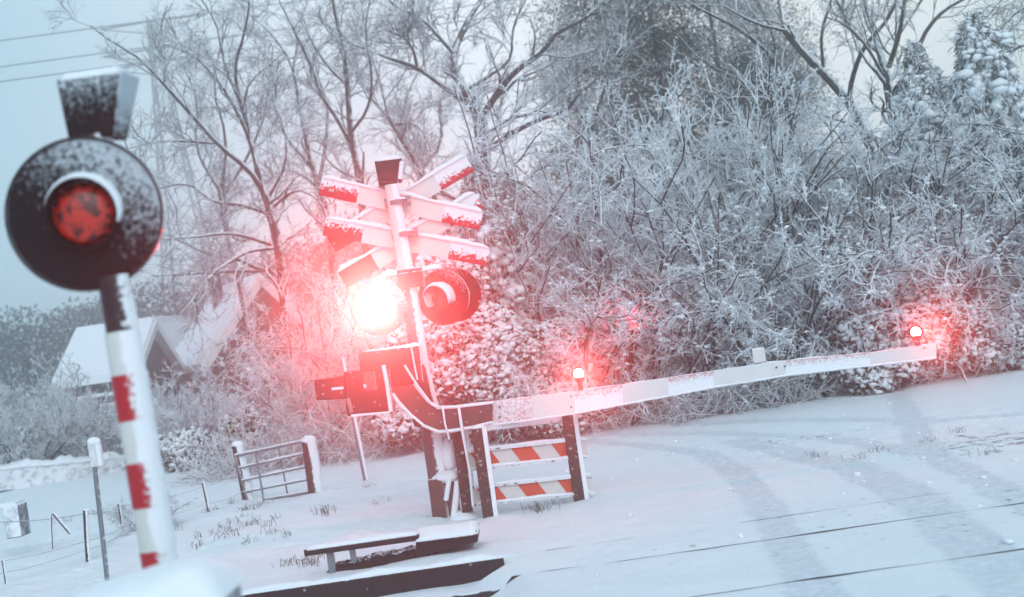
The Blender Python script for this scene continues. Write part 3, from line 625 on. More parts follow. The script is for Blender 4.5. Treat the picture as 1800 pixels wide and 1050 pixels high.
# ------------------------------------------------------------------ field gate and posts
def rndpost(px0, py0, px1, py1, Y, wpx, mat='wood', name='post', parent=None, cap=True):
    a_ = P(px0, py0, Y); c_ = P(px1, py1, Y); r = wpx/2/F*Y
    mb = MB(); mb.tube([c_-Vector((0, 0, .08)), (a_+c_)/2, a_], [r*1.05, r, r*.95], 12, jit=.04); o = build(name, mb, M[mat], parent)
    if cap:
        mb = MB(); mb.ball(a_+Vector((.01, 0, 0)), r*1.15, 10, 7, sq=(1, 1, .6), jit=.08)
        if wpx > 9: mb.tube([c_+Vector((r*.55, -r*.3, 0)), (a_+c_)/2+Vector((r*.6, -r*.3, 0)), a_+Vector((r*.4, -r*.3, 0))], [r*.5, r*.75, r*.8], 9, jit=.15)
        build('snow_cap', mb, M['snow'], o)
    return o
gt = thing('field_gate', at_ground(P(495, 880, 16.3).x, 16.3), 'tubular metal field gate with five bars hung between snowy posts', 'gate')
g0 = [(413, 802), (418, 824), (424, 846), (429, 866), (437, 884)]; g1 = [(534, 776), (539, 797), (543, 820), (548, 842), (553, 864)]
mb = MB()
for k, (a_, c_) in enumerate(zip(g0, g1)): mb.tube([P(*a_, 16.5), P(*c_, 16.1)], .018 if k in (0, 4) else .012, 8)
mb.tube([P(*g0[0], 16.5), P(*g0[-1], 16.5)], .018, 8); mb.tube([P(*g1[0], 16.1), P(*g1[-1], 16.1)], .018, 8)
gb = build('gate_frame', mb, M['galv'], gt)
for x0, y0, x1, y1 in ((449, 795, 464, 880), (490, 786, 506, 872)):
    mb = MB(); mb.tube([P(x0, y0, 16.3), P(x1, y1, 16.3)], .012, 6); build('upright', mb, M['galv'], gt)
mb = MB()
for k, (a_, c_) in enumerate(zip(g0, g1)): mb.tube([P(a_[0]+(c_[0]-a_[0])*i/20, a_[1]+(c_[1]-a_[1])*i/20-2.2, 16.5-.4*i/20) for i in range(21)], .012, 6, jit=.4)
build('snow_cap', mb, M['snow'], gb)
tag(rndpost(416, 782, 438, 888, 16.55, 19, name='gate_post'), 'snow capped wooden post at the left end of the field gate', 'post', 'gate posts')
tag(rndpost(541, 774, 556, 876, 16.05, 24, name='gate_post'), 'thicker snow plastered wooden post at the right end of the field gate', 'post', 'gate posts')
for a_, lab in (((357, 849, 370, 909, 15.6, 6), 'short fence post just left of the field gate'),
                ((150, 897, 154, 982, 12.6, 9), 'short fence post right of the marker post base, near the banded post'),
                ((209, 886, 218, 940, 14.5, 6), 'thin fence post half hidden by the banded post'),
                ((92, 905, 92, 952, 14.2, 4), 'thin pale fence stake between the concrete stump and the leaning stick'),
                ((5, 985, 9, 1010, 11.6, 5), 'small stake poking from snow at the left edge')):
    tag(rndpost(*a_, name='fence_post'), lab, 'fence post', 'wire fence posts in the field')
mb = MB(); mb.tube([P(94, 902, 14), P(124, 938, 14)], .02, 6, jit=.15); tag(build('leaning_stick', mb, M['wood']), 'dark broken stick leaning over between the wire fence posts', 'stick')
mb = MB(); q = 13.8
def wire(pts, Y0, Y1, r, name, label, sag=4, cat='wire'):
    mb = MB(); seg = []
    for (a_, c_, ya, yc) in pts:
        for i in range(13):
            f = i/12; seg.append(P(a_[0]+(c_[0]-a_[0])*f, a_[1]+(c_[1]-a_[1])*f+sag*4*f*(1-f), ya+(yc-ya)*f))
    mb.tube(seg, r, 5); return tag(build(name, mb, M['galv' if r < .02 else 'rail']), label, cat)
wire([((-20, 918), (152, 903), 13, 12.6), ((152, 903), (216, 890), 12.6, 14.5), ((216, 890), (358, 855), 14.5, 15.6), ((358, 855), (418, 830), 15.6, 16.5)], 0, 0, .004, 'fence_wire', 'upper wire of the field fence running left from the gate')
wire([((-20, 990), (154, 950), 12, 12.6), ((154, 950), (217, 925), 12.6, 14.5), ((217, 925), (366, 885), 14.5, 15.6), ((366, 885), (430, 862), 15.6, 16.5)], 0, 0, .004, 'fence_wire', 'lower wire of the field fence running left from the gate')
wire([((-20, 1012), (154, 966), 12, 12.6), ((154, 966), (217, 936), 12.6, 14.5), ((217, 936), (368, 898), 14.5, 15.6)], 0, 0, .004, 'fence_wire', 'lowest wire of the field fence, close to the snow')
mk = thing('marker_post', G(190, 1030), 'slim grey marker post with a white snow covered head at the left', 'marker post')
mb = MB(); mb.tube([P(190, 1032, 11.4), P(166, 818, 11.4)], .020, 12); build('post', mb, M['galv'], mk)
mb = MB(); mb.plank(P(158, 800, 11.4), P(176, 797, 11.4), .20, .06); hd = build('head', mb, M['white'], mk, bevel=.008)
mb = MB(); mb.ball(P(165, 777, 11.4), .055, sq=(1, .8, .7), jit=.08); mb.plank(P(172, 800, 11.36), P(179, 799, 11.36), .17, .06); build('snow_cap', mb, M['snow'], hd)
sp = thing('thin_pole', at_ground(P(642, 845, 17).x, 17), 'thin grey pole standing in the snow behind the drive housing', 'pole')
mb = MB(); mb.tube([P(643, 848, 17), P(600, 630, 17)], .026, 10); build('post', mb, M['galv'], sp)
mb = MB(); mb.tube([P(646, 845, 16.97), P(636, 795, 16.97), P(625, 740, 16.97), P(603, 628, 16.97)], .018, 8, jit=.1); build('snow_cap', mb, M['snow'], sp)
mb = MB(); c = P(20, 918, 13.9); mb.box(c+Vector((0, .15, 0)), (.15, .28, .32)); 
st = tag(build('concrete_stump', mb, M['stone'], bevel=.01), 'squat concrete stump with snow on top at the left edge', 'stump')
mb = MB(); mb.box(c+Vector((-.02, .15, .17)), (.16, .28, .03)); build('snow_cap', mb, M['snow'], st)
# low stone wall far left
wl = thing('garden_wall', at_ground(P(70, 850, 25).x, 25), 'low stone garden wall capped with snow at the far left', 'wall')
mb = MB(); a_ = P(-60, 848, 25); c_ = P(300, 815, 26.5); mb.plank(a_, c_, .38, .35); build('wall', mb, M['stone'], wl)
mb = MB(); mb.ridge(a_+Vector((0, 0, .18)), c_+Vector((0, 0, .18)), .42, .11, n=60, jit=.3); build('snow_cap', mb, M['snow'], wl)
# yellow hi-vis patch behind the shrubs
ys = thing('reflective_sign', at_ground(P(409, 800, 23).x, 23), 'small fluorescent yellow plate glimpsed through shrubs above the field gate', 'sign')
mb = MB(); mb.plank(P(401, 750, 23), P(417, 747, 23), .16, .01); build('plate', mb, M['yellow'], ys)
mb = MB(); mb.tube([P(411, 756, 23.02), P(416, 800, 23.02)], .02, 8); build('post', mb, M['galv'], ys)
# ------------------------------------------------------------------ houses
def house(name, R1, R2, E1, E2, wallm, label, th=.25, z0=None, shift=Vector()):
    """R ridge points, E front eave points (world). back slope mirrored about the ridge."""
    R1, R2, E1, E2 = map(Vector, (R1, R2, E1, E2)); zr = (R1.z+R2.z)/2; R1.z = R2.z = zr; ze = (E1.z+E2.z)/2; E1.z = E2.z = ze
    d = (R2-R1).normalized(); n = d.cross(Vector((0, 0, 1))); 
    if n.dot(E1-R1) < 0: n = -n
    w = (E1-R1).dot(n); E1 = R1+n*w; E2 = R2+n*w; E1.z = E2.z = ze
    B1 = R1-n*w; B2 = R2-n*w; B1.z = B2.z = ze
    gz = ghs(R1.x, R1.y)-.2 if z0 is None else z0
    t = thing(name, Vector(((R1.x+R2.x)/2, (R1.y+R2.y)/2, gz)), label, 'house')
    ins = 1-.25/max(w, .1)
    e = [R1+(p-R1)*ins for p in (E1, B1)]; e2 = [R2+(p-R2)*ins for p in (E2, B2)]
    e = [p+d*.25 for p in e]; e2 = [p-d*.25 for p in e2]; r1 = R1+d*.25-Vector((0, 0, .12)); r2 = R2-d*.25-Vector((0, 0, .12))
    g = lambda p: Vector((p.x, p.y, gz))
    for q in (e+e2): q.z -= .1
    mb = MB(); v = [g(e[0]), g(e2[0]), g(e2[1]), g(e[1]), e[0], e2[0], e2[1], e[1], r1, r2]
    mb.add(v, [(0,1,5,4), (2,3,7,6), (0,4,8,7,3), (1,2,6,9,5)]); wo = build('wall', mb, M[wallm], t)
    mb = MB()
    for A, B in ((E1, E2), (B1, B2)):
        a = (R1, R2, B, A); up = Vector((0, 0, th)); mb.hexa([A, B, R2, R1, A+up, B+up, R2+up, R1+up])
    ro = build('roof', mb, M['roofsnow'], t, label='thick snow lying on the roof')
    for A, Rr, s in ((E1, R1, -1), (B1, R1, -1), (E2, R2, 1), (B2, R2, 1)):
        mb = MB(); mb.plank(A+d*s*.03-Vector((0, 0, .02)), Rr+d*s*.03-Vector((0, 0, .02)), .25, .06, face=-d*(-s)); build('barge_board', mb, M['signwhite'], ro)
    return t, wo, ro, (R1, R2, E1, E2, n, d, w, gz)
ht_, wa, ra, inf = house('steep_gabled_house', P(458, 494, 48), P(380, 517, 53.6), P(355, 675, 47.2), P(275, 645, 52.8), 'brick', 'steep gabled brown house with a snow covered roof behind the shrubs')
R1, R2, E1, E2, n, d, w, gz = inf
mb = MB(); c = P(380, 500, 51.2); mb.box(c+Vector((0, 0, -.5)), (.35, .35, 1.8)); build('chimney', mb, M['darkwall'], ra)
for k, (u_, hh) in enumerate(((-.9, 2.6), (.5, 2.6), (-.2, 5.0))):
    cc = R1+n*u_-d*(-.24); wdn = MB(); ax = Matrix((n, d, Vector((0, 0, 1)))).transposed()
    wdn.box(Vector((cc.x, cc.y, gz+hh)), (.75, .08, 1.0), ax=ax); wf = build('window', wdn, M['signwhite'], ht_)
    wdn = MB(); wdn.box(Vector((cc.x, cc.y, gz+hh)), (.6, .10, .85), ax=ax); build('pane', wdn, M['glass'], wf)
hb_, wb, rb, inf = house('long_low_house', P(137, 596, 46), P(272, 563, 46), P(152, 684, 42.8), P(262, 655, 42.8), 'darkwall', 'long low house with a broad white snowy roof left of the gabled house')
R1, R2, E1, E2, n, d, w, gz = inf
mb = MB()
for k in range(8):
    z = E1.z-.35-k*.32
    if z > gz: mb.plank(Vector((E1.x, E1.y, z))-n*.16+d*.3, Vector((E2.x, E2.y, z))-n*.16-d*.3, .10, .10)
build('snow_ledge', mb, M['snow'], wb)
ax = Matrix((d, -n, Vector((0, 0, 1)))).transposed()
for f in (.25, .55, .8):
    c = E1+(E2-E1)*f-n*.22; wdn = MB(); wdn.box(Vector((c.x, c.y, gz+1.3)), (.9, .08, 1.0), ax=ax); wf = build('window', wdn, M['signwhite'], hb_)
    wdn = MB(); wdn.box(Vector((c.x, c.y, gz+1.3)), (.75, .11, .85), ax=ax); build('pane', wdn, M['glass'], wf)
hc_, wc, rc, inf = house('rear_house', P(262, 560, 57), P(330, 572, 62), P(240, 640, 55.5), P(300, 650, 60.5), 'darkwall', 'dark gabled house partly hidden between the long house and the steep gabled house')
# ------------------------------------------------------------------ pylon and wires
YP = 92
py_ = thing('lattice_pylon', at_ground(P(340, 700, YP).x, YP), 'faint steel lattice pylon standing far behind the left oak', 'pylon')
tp = P(266, 30, YP); bs = Vector((tp.x+.3, YP, ghs(tp.x, YP)))
mb = MB(); Hh = tp.z-bs.z
def hw(f): return (2.3*(1-f)**1.3+.25)
lv = [i/14 for i in range(15)]
cor = lambda f, k: bs+(tp-bs)*f+Vector(((-1, 1, 1, -1)[k]*hw(f), (-1, -1, 1, 1)[k]*hw(f), 0))
for k in range(4): mb.tube([cor(f, k) for f in lv], .08, 4)
for i in range(14):
    for k in range(4):
        mb.tube([cor(lv[i], k), cor(lv[i+1], (k+1) % 4)], .05, 3, cap=False); mb.tube([cor(lv[i], (k+1) % 4), cor(lv[i+1], k)], .05, 3, cap=False)
build('lattice', mb, M['galv'], py_)
for py in (36, 84, 108):
    c = P(270+(py-36)*.12, py, YP); mb = MB()
    mb.tube([c-Vector((3.5, 0, .1)), c, c+Vector((3.5, 0, -.1))], .09, 4); mb.tube([c-Vector((3.5, 0, .1)), c+Vector((0, 0, -.9)), c+Vector((3.5, 0, -.1))], .06, 4); build('crossarm', mb, M['galv'], py_)
for (y0, lab) in ((71, 'topmost thin overhead wire crossing the sky'), (117, 'middle thin overhead wire crossing the sky'), (143, 'lowest thin overhead wire crossing the sky')):
    mb = MB(); pts = []
    for i in range(41):
        x = -300+i*40*2400/1600; pts.append(P(x, y0-.131*x+.0000055*(x-400)**2, YP-.3))
    mb.tube(pts, .055, 5); tag(build('overhead_wire', mb, M['rail']), lab, 'wire', 'overhead wires')
# ------------------------------------------------------------------ guided bare trees
def resample(p, K):
    p = np.array(p, float); 
    # chaikin smoothing once
    q = [p[0]]
    for a, b in zip(p[:-1], p[1:]): q += [a*.75+b*.25, a*.25+b*.75]
    q.append(p[-1]); q = np.array(q)
    s = np.r_[0, np.cumsum(np.linalg.norm(np.diff(q, axis=0), axis=1))]; u = np.linspace(0, s[-1], K)
    return np.stack([np.interp(u, s, q[:, i]) for i in range(q.shape[1])], 1)
def guided_tree(name, Yt, limbs, label, seed, base=True, twigs=(7, 6, 6), spread=1.0, mat='twig', barkm='barkfar', lr=(.42, .5, .55), rmin=.011, cat='tree', group=None, tm=.12, drop=None):
    """limbs: list of (w0 px, w1 px, [(px,py),...]); first is the trunk"""
    rng = np.random.default_rng(seed); PL = []; RL = []
    for k, (w0, w1, pts) in enumerate(limbs):
        p = resample(pts, 14); L_ = np.linspace(0, 1, 14)
        dy = 0 if k == 0 else rng.uniform(-2.2, 2.2)*spread
        W = np.array([P(a, b, Yt+dy*f) for (a, b), f in zip(p, L_)])
        PL.append(W); RL.append(np.linspace(w0, w1, 14)/2/F*Yt)
    foot = PL[0][0]; g = ghs(foot[0], Yt); out = []
    tr = PL[0]; d = unit(tr[0]-tr[2]); low = np.array([foot+np.array([d[0]*f*(foot[2]-g)*.35, 0, -(foot[2]-g+.1)*f]) for f in np.linspace(1, 0, 14)])
    root = thing(name, Vector((low[0][0], Yt, g)), label, cat, group); org = np.array(root.location)
    Pn = np.stack([low]+PL); Rn = np.stack([np.linspace(RL[0][0]*1.35, RL[0][0], 14)]+RL)
    v, q = tubes(Pn-org, Rn, 9); link('trunk', npmesh('trunk', v, q, True), root, M[barkm])
    Pg, Rg = Pn[1:], Rn[1:]
    a1 = grow(Pg, Rg, twigs[0], lr[0], K=8, up=.06, wig=.20, rr=.55, tmin=tm, lmin=.9, rmin=rmin*1.5, rng=rng, ang=(25, 60))
    a2 = grow(*a1, twigs[1], lr[1], K=6, up=.05, wig=.22, rr=.6, tmin=.15, lmin=.5, rmin=rmin, rng=rng, ang=(25, 60))
    a3 = grow(*a2, twigs[2], lr[2], K=4, up=.04, wig=.25, rr=.6, tmin=.2, lmin=.3, rmin=rmin*.62, rng=rng, ang=(25, 65))
    parts = [tubes(a1[0]-org, a1[1], 5), tubes(a2[0]-org, a2[1], 4), tubes(a3[0]-org, a3[1], 3)]
    v, q = merge(parts); link('crown', npmesh('crown', v, q), root, M[mat])
    return root
T1 = [(21, 14, [(507, 600), (500, 520), (495, 470), (485, 410), (470, 350), (455, 318)]),
      (11, 2.5, [(462, 335), (440, 300), (380, 252), (328, 192), (288, 148), (240, 96), (192, 72), (160, 45)]),
      (10, 2, [(458, 320), (444, 260), (424, 208), (384, 140), (336, 92), (280, 76)]),
      (10, 2, [(455, 318), (448, 272), (424, 180), (392, 112), (384, 40), (352, 0), (330, -60)]),
      (7, 1.5, [(424, 190), (410, 120), (430, 60), (440, 0), (430, -60)]),
      (5, 1.5, [(376, 252), (320, 248), (272, 248), (224, 262)]),
      (8, 2, [(474, 376), (424, 360), (372, 356), (332, 320), (280, 332)]),
      (8, 2, [(483, 436), (445, 439), (418, 450), (365, 486), (342, 524), (318, 551)]),
      (8, 2, [(476, 430), (433, 415), (395, 409), (342, 417), (286, 421)]),
      (9, 2, [(490, 480), (454, 474), (424, 456), (365, 448), (318, 424), (288, 411)]),
      (5, 1.5, [(460, 477), (412, 477), (318, 483), (265, 486)]),
      (5, 1.5, [(480, 365), (520, 330), (560, 350), (590, 400)]),
      (5, 1.5, [(470, 350), (505, 290), (500, 220), (470, 160)])]
guided_tree('bare_oak', 30, T1, 'bare leafless oak with long drooping left limbs behind the banded post', 11, twigs=(7, 6, 6))
T2 = [(15, 9, [(640, 400), (633, 320), (617, 240), (613, 187), (610, 140)]),
      (9, 3, [(610, 145), (603, 83), (587, 20), (580, -40)]),
      (7, 2, [(606, 146), (570, 110), (550, 73), (520, 20), (505, -40)]),
      (8, 2, [(615, 250), (587, 200), (563, 167), (550, 123), (520, 60), (490, 0)]),
      (6, 2, [(616, 235), (650, 190), (655, 130), (640, 60), (650, 0)])]
guided_tree('bare_tree', 33, T2, 'tall bare tree rising straight behind the crossed boards, left of the forked oak', 12, twigs=(8, 6, 5), group='bare trees behind the crossing')
T2b = [(13, 8, [(585, 470), (576, 368), (548, 296), (536, 232)]),
       (8, 2, [(536, 235), (524, 172), (516, 116), (480, 60), (436, 24), (400, -20)]),
       (7, 2, [(560, 320), (568, 288), (576, 224), (576, 176), (556, 132), (552, 72), (520, 10)]),
       (6, 2, [(545, 290), (500, 240), (480, 180), (470, 100)]),
       (5, 1.5, [(560, 330), (520, 300), (490, 300), (450, 330)])]
guided_tree('bare_tree', 35, T2b, 'thin bare tree between the left oak and the crossed boards', 13, twigs=(8, 6, 5), group='bare trees behind the crossing')
T2c = [(12, 8, [(790, 400), (747, 307), (717, 263), (683, 207)]),
       (7, 2, [(685, 210), (673, 160), (660, 117), (650, 83), (665, 20)]),
       (5, 1.5, [(690, 220), (730, 215), (755, 250), (760, 290)]),
       (5, 1.5, [(683, 207), (650, 170), (630, 130)])]
guided_tree('bare_tree', 34, T2c, 'slender leaning bare tree just above the signal mast top', 14, twigs=(8, 6, 5), group='bare trees behind the crossing')
T3 = [(30, 22, [(862, 420), (853, 333), (850, 267), (847, 217), (838, 190), (820, 163)]),
      (17, 5, [(822, 166), (800, 127), (795, 97), (810, 63), (827, 27), (847, 0), (865, -50)]),
      (12, 3, [(830, 186), (780, 153), (733, 117), (683, 103), (647, 87), (617, 80), (593, 47)]),
      (8, 2.5, [(797, 93), (767, 60), (737, 27), (693, 13), (670, -20)]),
      (13, 3.5, [(848, 205), (870, 170), (900, 130), (933, 107), (960, 87), (970, 63), (1010, 43), (1050, 20)]),
      (7, 2, [(823, 157), (870, 127), (900, 107), (900, 50), (917, 13), (940, -30)]),
      (12, 3, [(852, 268), (910, 227), (967, 203), (997, 197), (1020, 160), (1047, 143)]),
      (7, 2, [(852, 236), (897, 207), (940, 200), (977, 167), (1013, 140), (1050, 100), (1083, 97)]),
      (6, 2, [(733, 117), (725, 80), (700, 60), (670, 50)])]
guided_tree('forked_oak', 30, T3, 'large forked bare oak in the middle behind the signal mast', 15, twigs=(8, 6, 5), rmin=.012)
T5 = [(17, 13, [(1530, 260), (1501, 190), (1450, 132), (1411, 93), (1380, 54)]),
      (10, 4, [(1380, 56), (1372, 20), (1368, -30)]), (7, 3, [(1380, 54), (1330, 43), (1267, 8)]),
      (10, 4, [(1496, 185), (1493, 160), (1504, 117), (1520, 78), (1555, 43), (1578, 0), (1590, -40)]),
      (7, 3, [(1447, 118), (1442, 58), (1462, 0), (1465, -40)])]
guided_tree('leaning_tree', 26, T5, 'bare tree leaning hard to the left above the frosted thicket', 16, twigs=(4, 4, 5), rmin=.009, barkm='bark')
T5b = [(19, 16, [(1575, 240), (1564, 171), (1556, 125)]),
       (15, 8, [(1558, 130), (1551, 109), (1536, 47), (1515, -10), (1500, -50)]),
       (10, 4, [(1563, 117), (1582, 58), (1590, 0), (1592, -40)]), (6, 3, [(1582, 58), (1621, 0), (1640, -40)]),
       (7, 3, [(1553, 135), (1528, 86), (1489, 43), (1454, 31)]), (5, 3, [(1495, 50), (1469, 0), (1460, -30)]),
       (10, 4, [(1568, 175), (1610, 109), (1621, 62), (1656, 19), (1695, -2), (1750, -30)])]
guided_tree('many_stemmed_tree', 25, T5b, 'bare tree with several thick stems fanning up at the upper right', 17, twigs=(5, 4, 5), rmin=.009, barkm='bark')
T5c = [(10, 8, [(1395, 240), (1380, 167), (1357, 97)]), (9, 3, [(1357, 100), (1302, 51), (1213, 8), (1180, -20)]), (6, 2, [(1380, 190), (1318, 148), (1232, 109), (1190, 60)]), (5, 2, [(1365, 120), (1360, 60), (1330, 0)])]
guided_tree('bare_tree', 29, T5c, 'bare tree with snow lined limbs in front of the dark pines', 18, twigs=(6, 6, 5), rmin=.009, group='bare trees behind the crossing')
T6 = [(16, 12, [(1930, 260), (1905, 150), (1890, 90)]), (9, 5, [(1892, 100), (1850, 70), (1800, 78), (1775, 90)]), (7, 2, [(1890, 90), (1840, 20), (1800, 8), (1753, 58)]), (7, 3, [(1890, 90), (1860, 10), (1790, -20), (1740, -10)])]
guided_tree('bare_tree', 24, T6, 'bare tree outside the right edge reaching in with a broken limb', 19, twigs=(6, 5, 5), rmin=.009, group='bare trees behind the crossing')
T7 = [(9, 7, [(1045, 330), (1040, 260), (1030, 200)]), (6, 2, [(1030, 205), (1010, 120), (1020, 40), (1040, -30)]), (6, 2, [(1038, 240), (1060, 160), (1090, 90), (1130, 20)]), (5, 2, [(1035, 220), (980, 150), (960, 80)])]
guided_tree('bare_tree', 36, T7, 'hazy thin bare tree between the forked oak and the dark pines', 20, twigs=(8, 7, 6), group='bare trees behind the crossing')
T8 = [(9, 7, [(745, 420), (735, 340), (740, 280)]), (6, 2, [(740, 285), (700, 230), (720, 150), (760, 90)]), (6, 2, [(740, 300), (780, 250), (770, 190), (790, 120)])]
guided_tree('bare_tree', 38, T8, 'faint thin bare tree right of the signal mast top', 21, twigs=(8, 7, 6), group='bare trees behind the crossing')
T9 = [(9, 7, [(415, 470), (395, 400), (385, 330)]), (6, 2, [(385, 335), (340, 260), (350, 180), (320, 110)]), (6, 2, [(390, 350), (440, 270), (470, 190), (480, 80)]), (6, 2, [(390, 340), (400, 240), (370, 150), (400, 40)])]
guided_tree('bare_tree', 42, T9, 'faint bare tree behind the left oak in the haze', 22, twigs=(8, 8, 6), group='bare trees behind the crossing')
# ------------------------------------------------------------------ frosted shrubs
def shrub_mesh(name, H, R, seed, n0=9, nc=(9, 8, 8), rmin=.0055, up=.10, wig=.2, lean=.5, lr=(.5, .5, .5), r0=.035):
    rng = np.random.default_rng(seed); K = 8
    az = np.linspace(0, 2*np.pi, n0, endpoint=False)+rng.uniform(-.3, .3, n0); tl = rng.uniform(.1, 1, n0)*lean
    d = np.stack([np.cos(az)*np.sin(tl), np.sin(az)*np.sin(tl), np.cos(tl)], 1); pts = [np.stack([np.cos(az)*.12, np.sin(az)*.12, 0*az-.1], 1)]
    L_ = H*rng.uniform(.7, 1.05, n0)/np.cos(tl*.7); cur = d
    for k in range(K-1):
        cur = unit(cur+rng.normal(size=cur.shape)*wig*.6+np.stack([np.cos(az), np.sin(az), 0*az], 1)*.03*R); pts.append(pts[-1]+cur*(L_/(K-1))[:, None])
    P0 = np.stack(pts, 1); R0_ = r0*rng.uniform(.7, 1.2, n0)[:, None]*np.linspace(1, .25, K)[None]
    a1 = grow(P0, R0_, nc[0], lr[0], K=6, up=up, wig=wig, rr=.55, tmin=.08, lmin=.4, rmin=rmin*1.5, rng=rng, ang=(25, 75))
    a2 = grow(*a1, nc[1], lr[1], K=5, up=up, wig=wig, rr=.6, tmin=.12, lmin=.22, rmin=rmin*1.15, rng=rng, ang=(25, 70))
    a3 = grow(*a2, nc[2], lr[2], K=4, up=up*.6, wig=wig*1.2, rr=.7, tmin=.15, lmin=.14, rmin=rmin, rng=rng, ang=(25, 70))
    return P0, R0_, a1, a2, a3
def make_shrub(name, *args, **kw):
    P0, R0_, a1, a2, a3 = shrub_mesh(name, *args, **kw)
    v, q = merge([tubes(P0, R0_, 6), tubes(a1[0], a1[1]*1.15, 5)]); stem = npmesh('stems', v, q, True)
    rg = np.random.default_rng(5); C = np.concatenate([a2[0][:, 1:4].reshape(-1, 3), a3[0][::3, 2]]); C = C[rg.random(len(C)) < .62]+np.array([0, 0, .008])
    sq = np.stack([rg.uniform(.9, 2.2, len(C)), rg.uniform(.6, 1, len(C)), rg.uniform(.5, .9, len(C))], 1); vb, fb = blobs(C, (.008+.026*rg.random(len(C))**2), sq, rg)
    fb = np.concatenate([fb, fb[:, 2:3]], 1)
    v, q = merge([tubes(a2[0], a2[1], 3), tubes(a3[0], a3[1], 3)]); tw = npmesh('twigs', v, q)
    global _clump; _clump = (vb, fb[:, :3])
    cl = npmesh('snow_clumps', _clump[0], _clump[1], True); return stem, tw, cl
def ico():
    import bmesh
    b = bmesh.new(); bmesh.ops.create_icosphere(b, subdivisions=1, radius=1); v = np.array([x.co[:] for x in b.verts]); f = np.array([[x.index for x in p.verts] for p in b.faces]); b.free(); return v, f
IV, IF = ico()
def blobs(C, Rr, sq, rng, jit=.18):
    n = len(C); v = IV[None]*(1+rng.normal(size=(n, len(IV), 1))*jit); a = rng.uniform(0, 6.28, n); c, s = np.cos(a)[:, None], np.sin(a)[:, None]
    x = v[..., 0]*sq[:, None, 0]; y = v[..., 1]*sq[:, None, 1]; z = v[..., 2]*sq[:, None, 2]
    v = np.stack([x*c-y*s, x*s+y*c, z], -1)*Rr[:, None, None]+C[:, None]
    f = IF[None]+(np.arange(n)*len(IV))[:, None, None]; f = f.reshape(-1, 3)
    return v.reshape(-1, 3), f
SH = [make_shrub('s', 4.3, 1.6, 31, n0=9, nc=(9, 7, 6), rmin=.0085, wig=.15, up=.02, lean=.65), make_shrub('s', 4.6, 1.4, 32, n0=8, nc=(10, 7, 6), up=.10, rmin=.0082, wig=.14), make_shrub('s', 3.0, 1.4, 33, n0=10, nc=(9, 7, 6), up=-.06, lean=.95, rmin=.0085, wig=.16), make_shrub('s', 2.2, 1.3, 34, n0=12, nc=(8, 8, 7), up=.02, lean=1.1, wig=.3)]
for st_, tw_, cl_ in SH: st_.materials.append(M['bark']); tw_.materials.append(M['frost']); cl_.materials.append(M['snow'])
SHB = []
for st_, tw_, cl_ in SH:
    t2 = tw_.copy(); t2.materials.clear(); t2.materials.append(M['frostbrown']); SHB.append((st_, t2, None))
def place_shrub(k, px, py, Y, s, label, brown=False, rz=None, hs=1.0, name='frosted_shrub', group='frosted shrubs'):
    p = P(px, py, Y); st_, tw_, cl_ = (SHB if brown else SH)[k]
    o = bpy.data.objects.new(name, None); COL.objects.link(o); o.location = (p.x, Y, ghs(p.x, Y)); o.rotation_euler = (0, 0, random.uniform(0, 6.3) if rz is None else rz); o.scale = (s, s, s*hs)
    tag(o, label, 'shrub', group)
    for nm, me_ in (('stems', st_), ('twigs', tw_), ('snow_clumps', cl_)):
        if me_ is None: continue
        c = bpy.data.objects.new(nm, me_); COL.objects.link(c); c.parent = o
random.seed(21)
for a_ in [
    (1, 1015, 740, 21.9, .85, 'frosted shrub directly behind the nearer boom lamp'),
    (0, 1090, 730, 22.4, 1.12, 'tall frosted shrub with upswept twigs right of the nearer boom lamp'),
    (1, 1200, 715, 21.8, 1.10, 'tall airy frosted shrub above the third red section of the boom'),
    (0, 1290, 705, 23.0, 1.15, 'frosted shrub under the leaning tree, middle of the thicket'),
    (1, 1390, 700, 22.4, .98, 'frosted shrub above the upright reflector plate', True),
    (0, 1480, 690, 23.2, 1.08, 'brownish frosted shrub at the foot of the leaning tree', True),
    (1, 1570, 680, 22.8, .98, 'brownish frosted shrub at the foot of the many stemmed tree', True),
    (0, 1660, 675, 23.4, .75, 'frosted shrub below the left snowy conifer'),
    (2, 1750, 660, 22.6, 1.1, 'frosted shrub below the right snowy conifer'),
    (0, 1850, 650, 22.0, 1.0, 'frosted shrub cut by the right edge of the picture'),
    (2, 1040, 745, 20.0, .95, 'low frosted shrub between the boom lamp and the snowy evergreen'),
    (2, 1150, 725, 20.4, .95, 'low spreading frosted shrub over the middle of the boom'),
    (2, 1260, 712, 20.2, 1.0, 'low frosted shrub left of the reflector plate, touching the boom'),
    (2, 1370, 700, 20.5, 1.05, 'low frosted shrub just right of the reflector plate'),
    (2, 1470, 690, 21.0, 1.05, 'arching frosted shrub left of the evergreen bush by the end lamp'),
    (2, 1590, 675, 21.4, 1.2, 'arching frosted shrub behind the end lamp of the boom'),
    (2, 1700, 660, 21.6, 1.15, 'frosted shrub right of the end lamp of the boom'),
    (2, 1790, 650, 21.0, 1.1, 'arching frosted shrub at the right edge above the road')]:
    place_shrub(*a_)
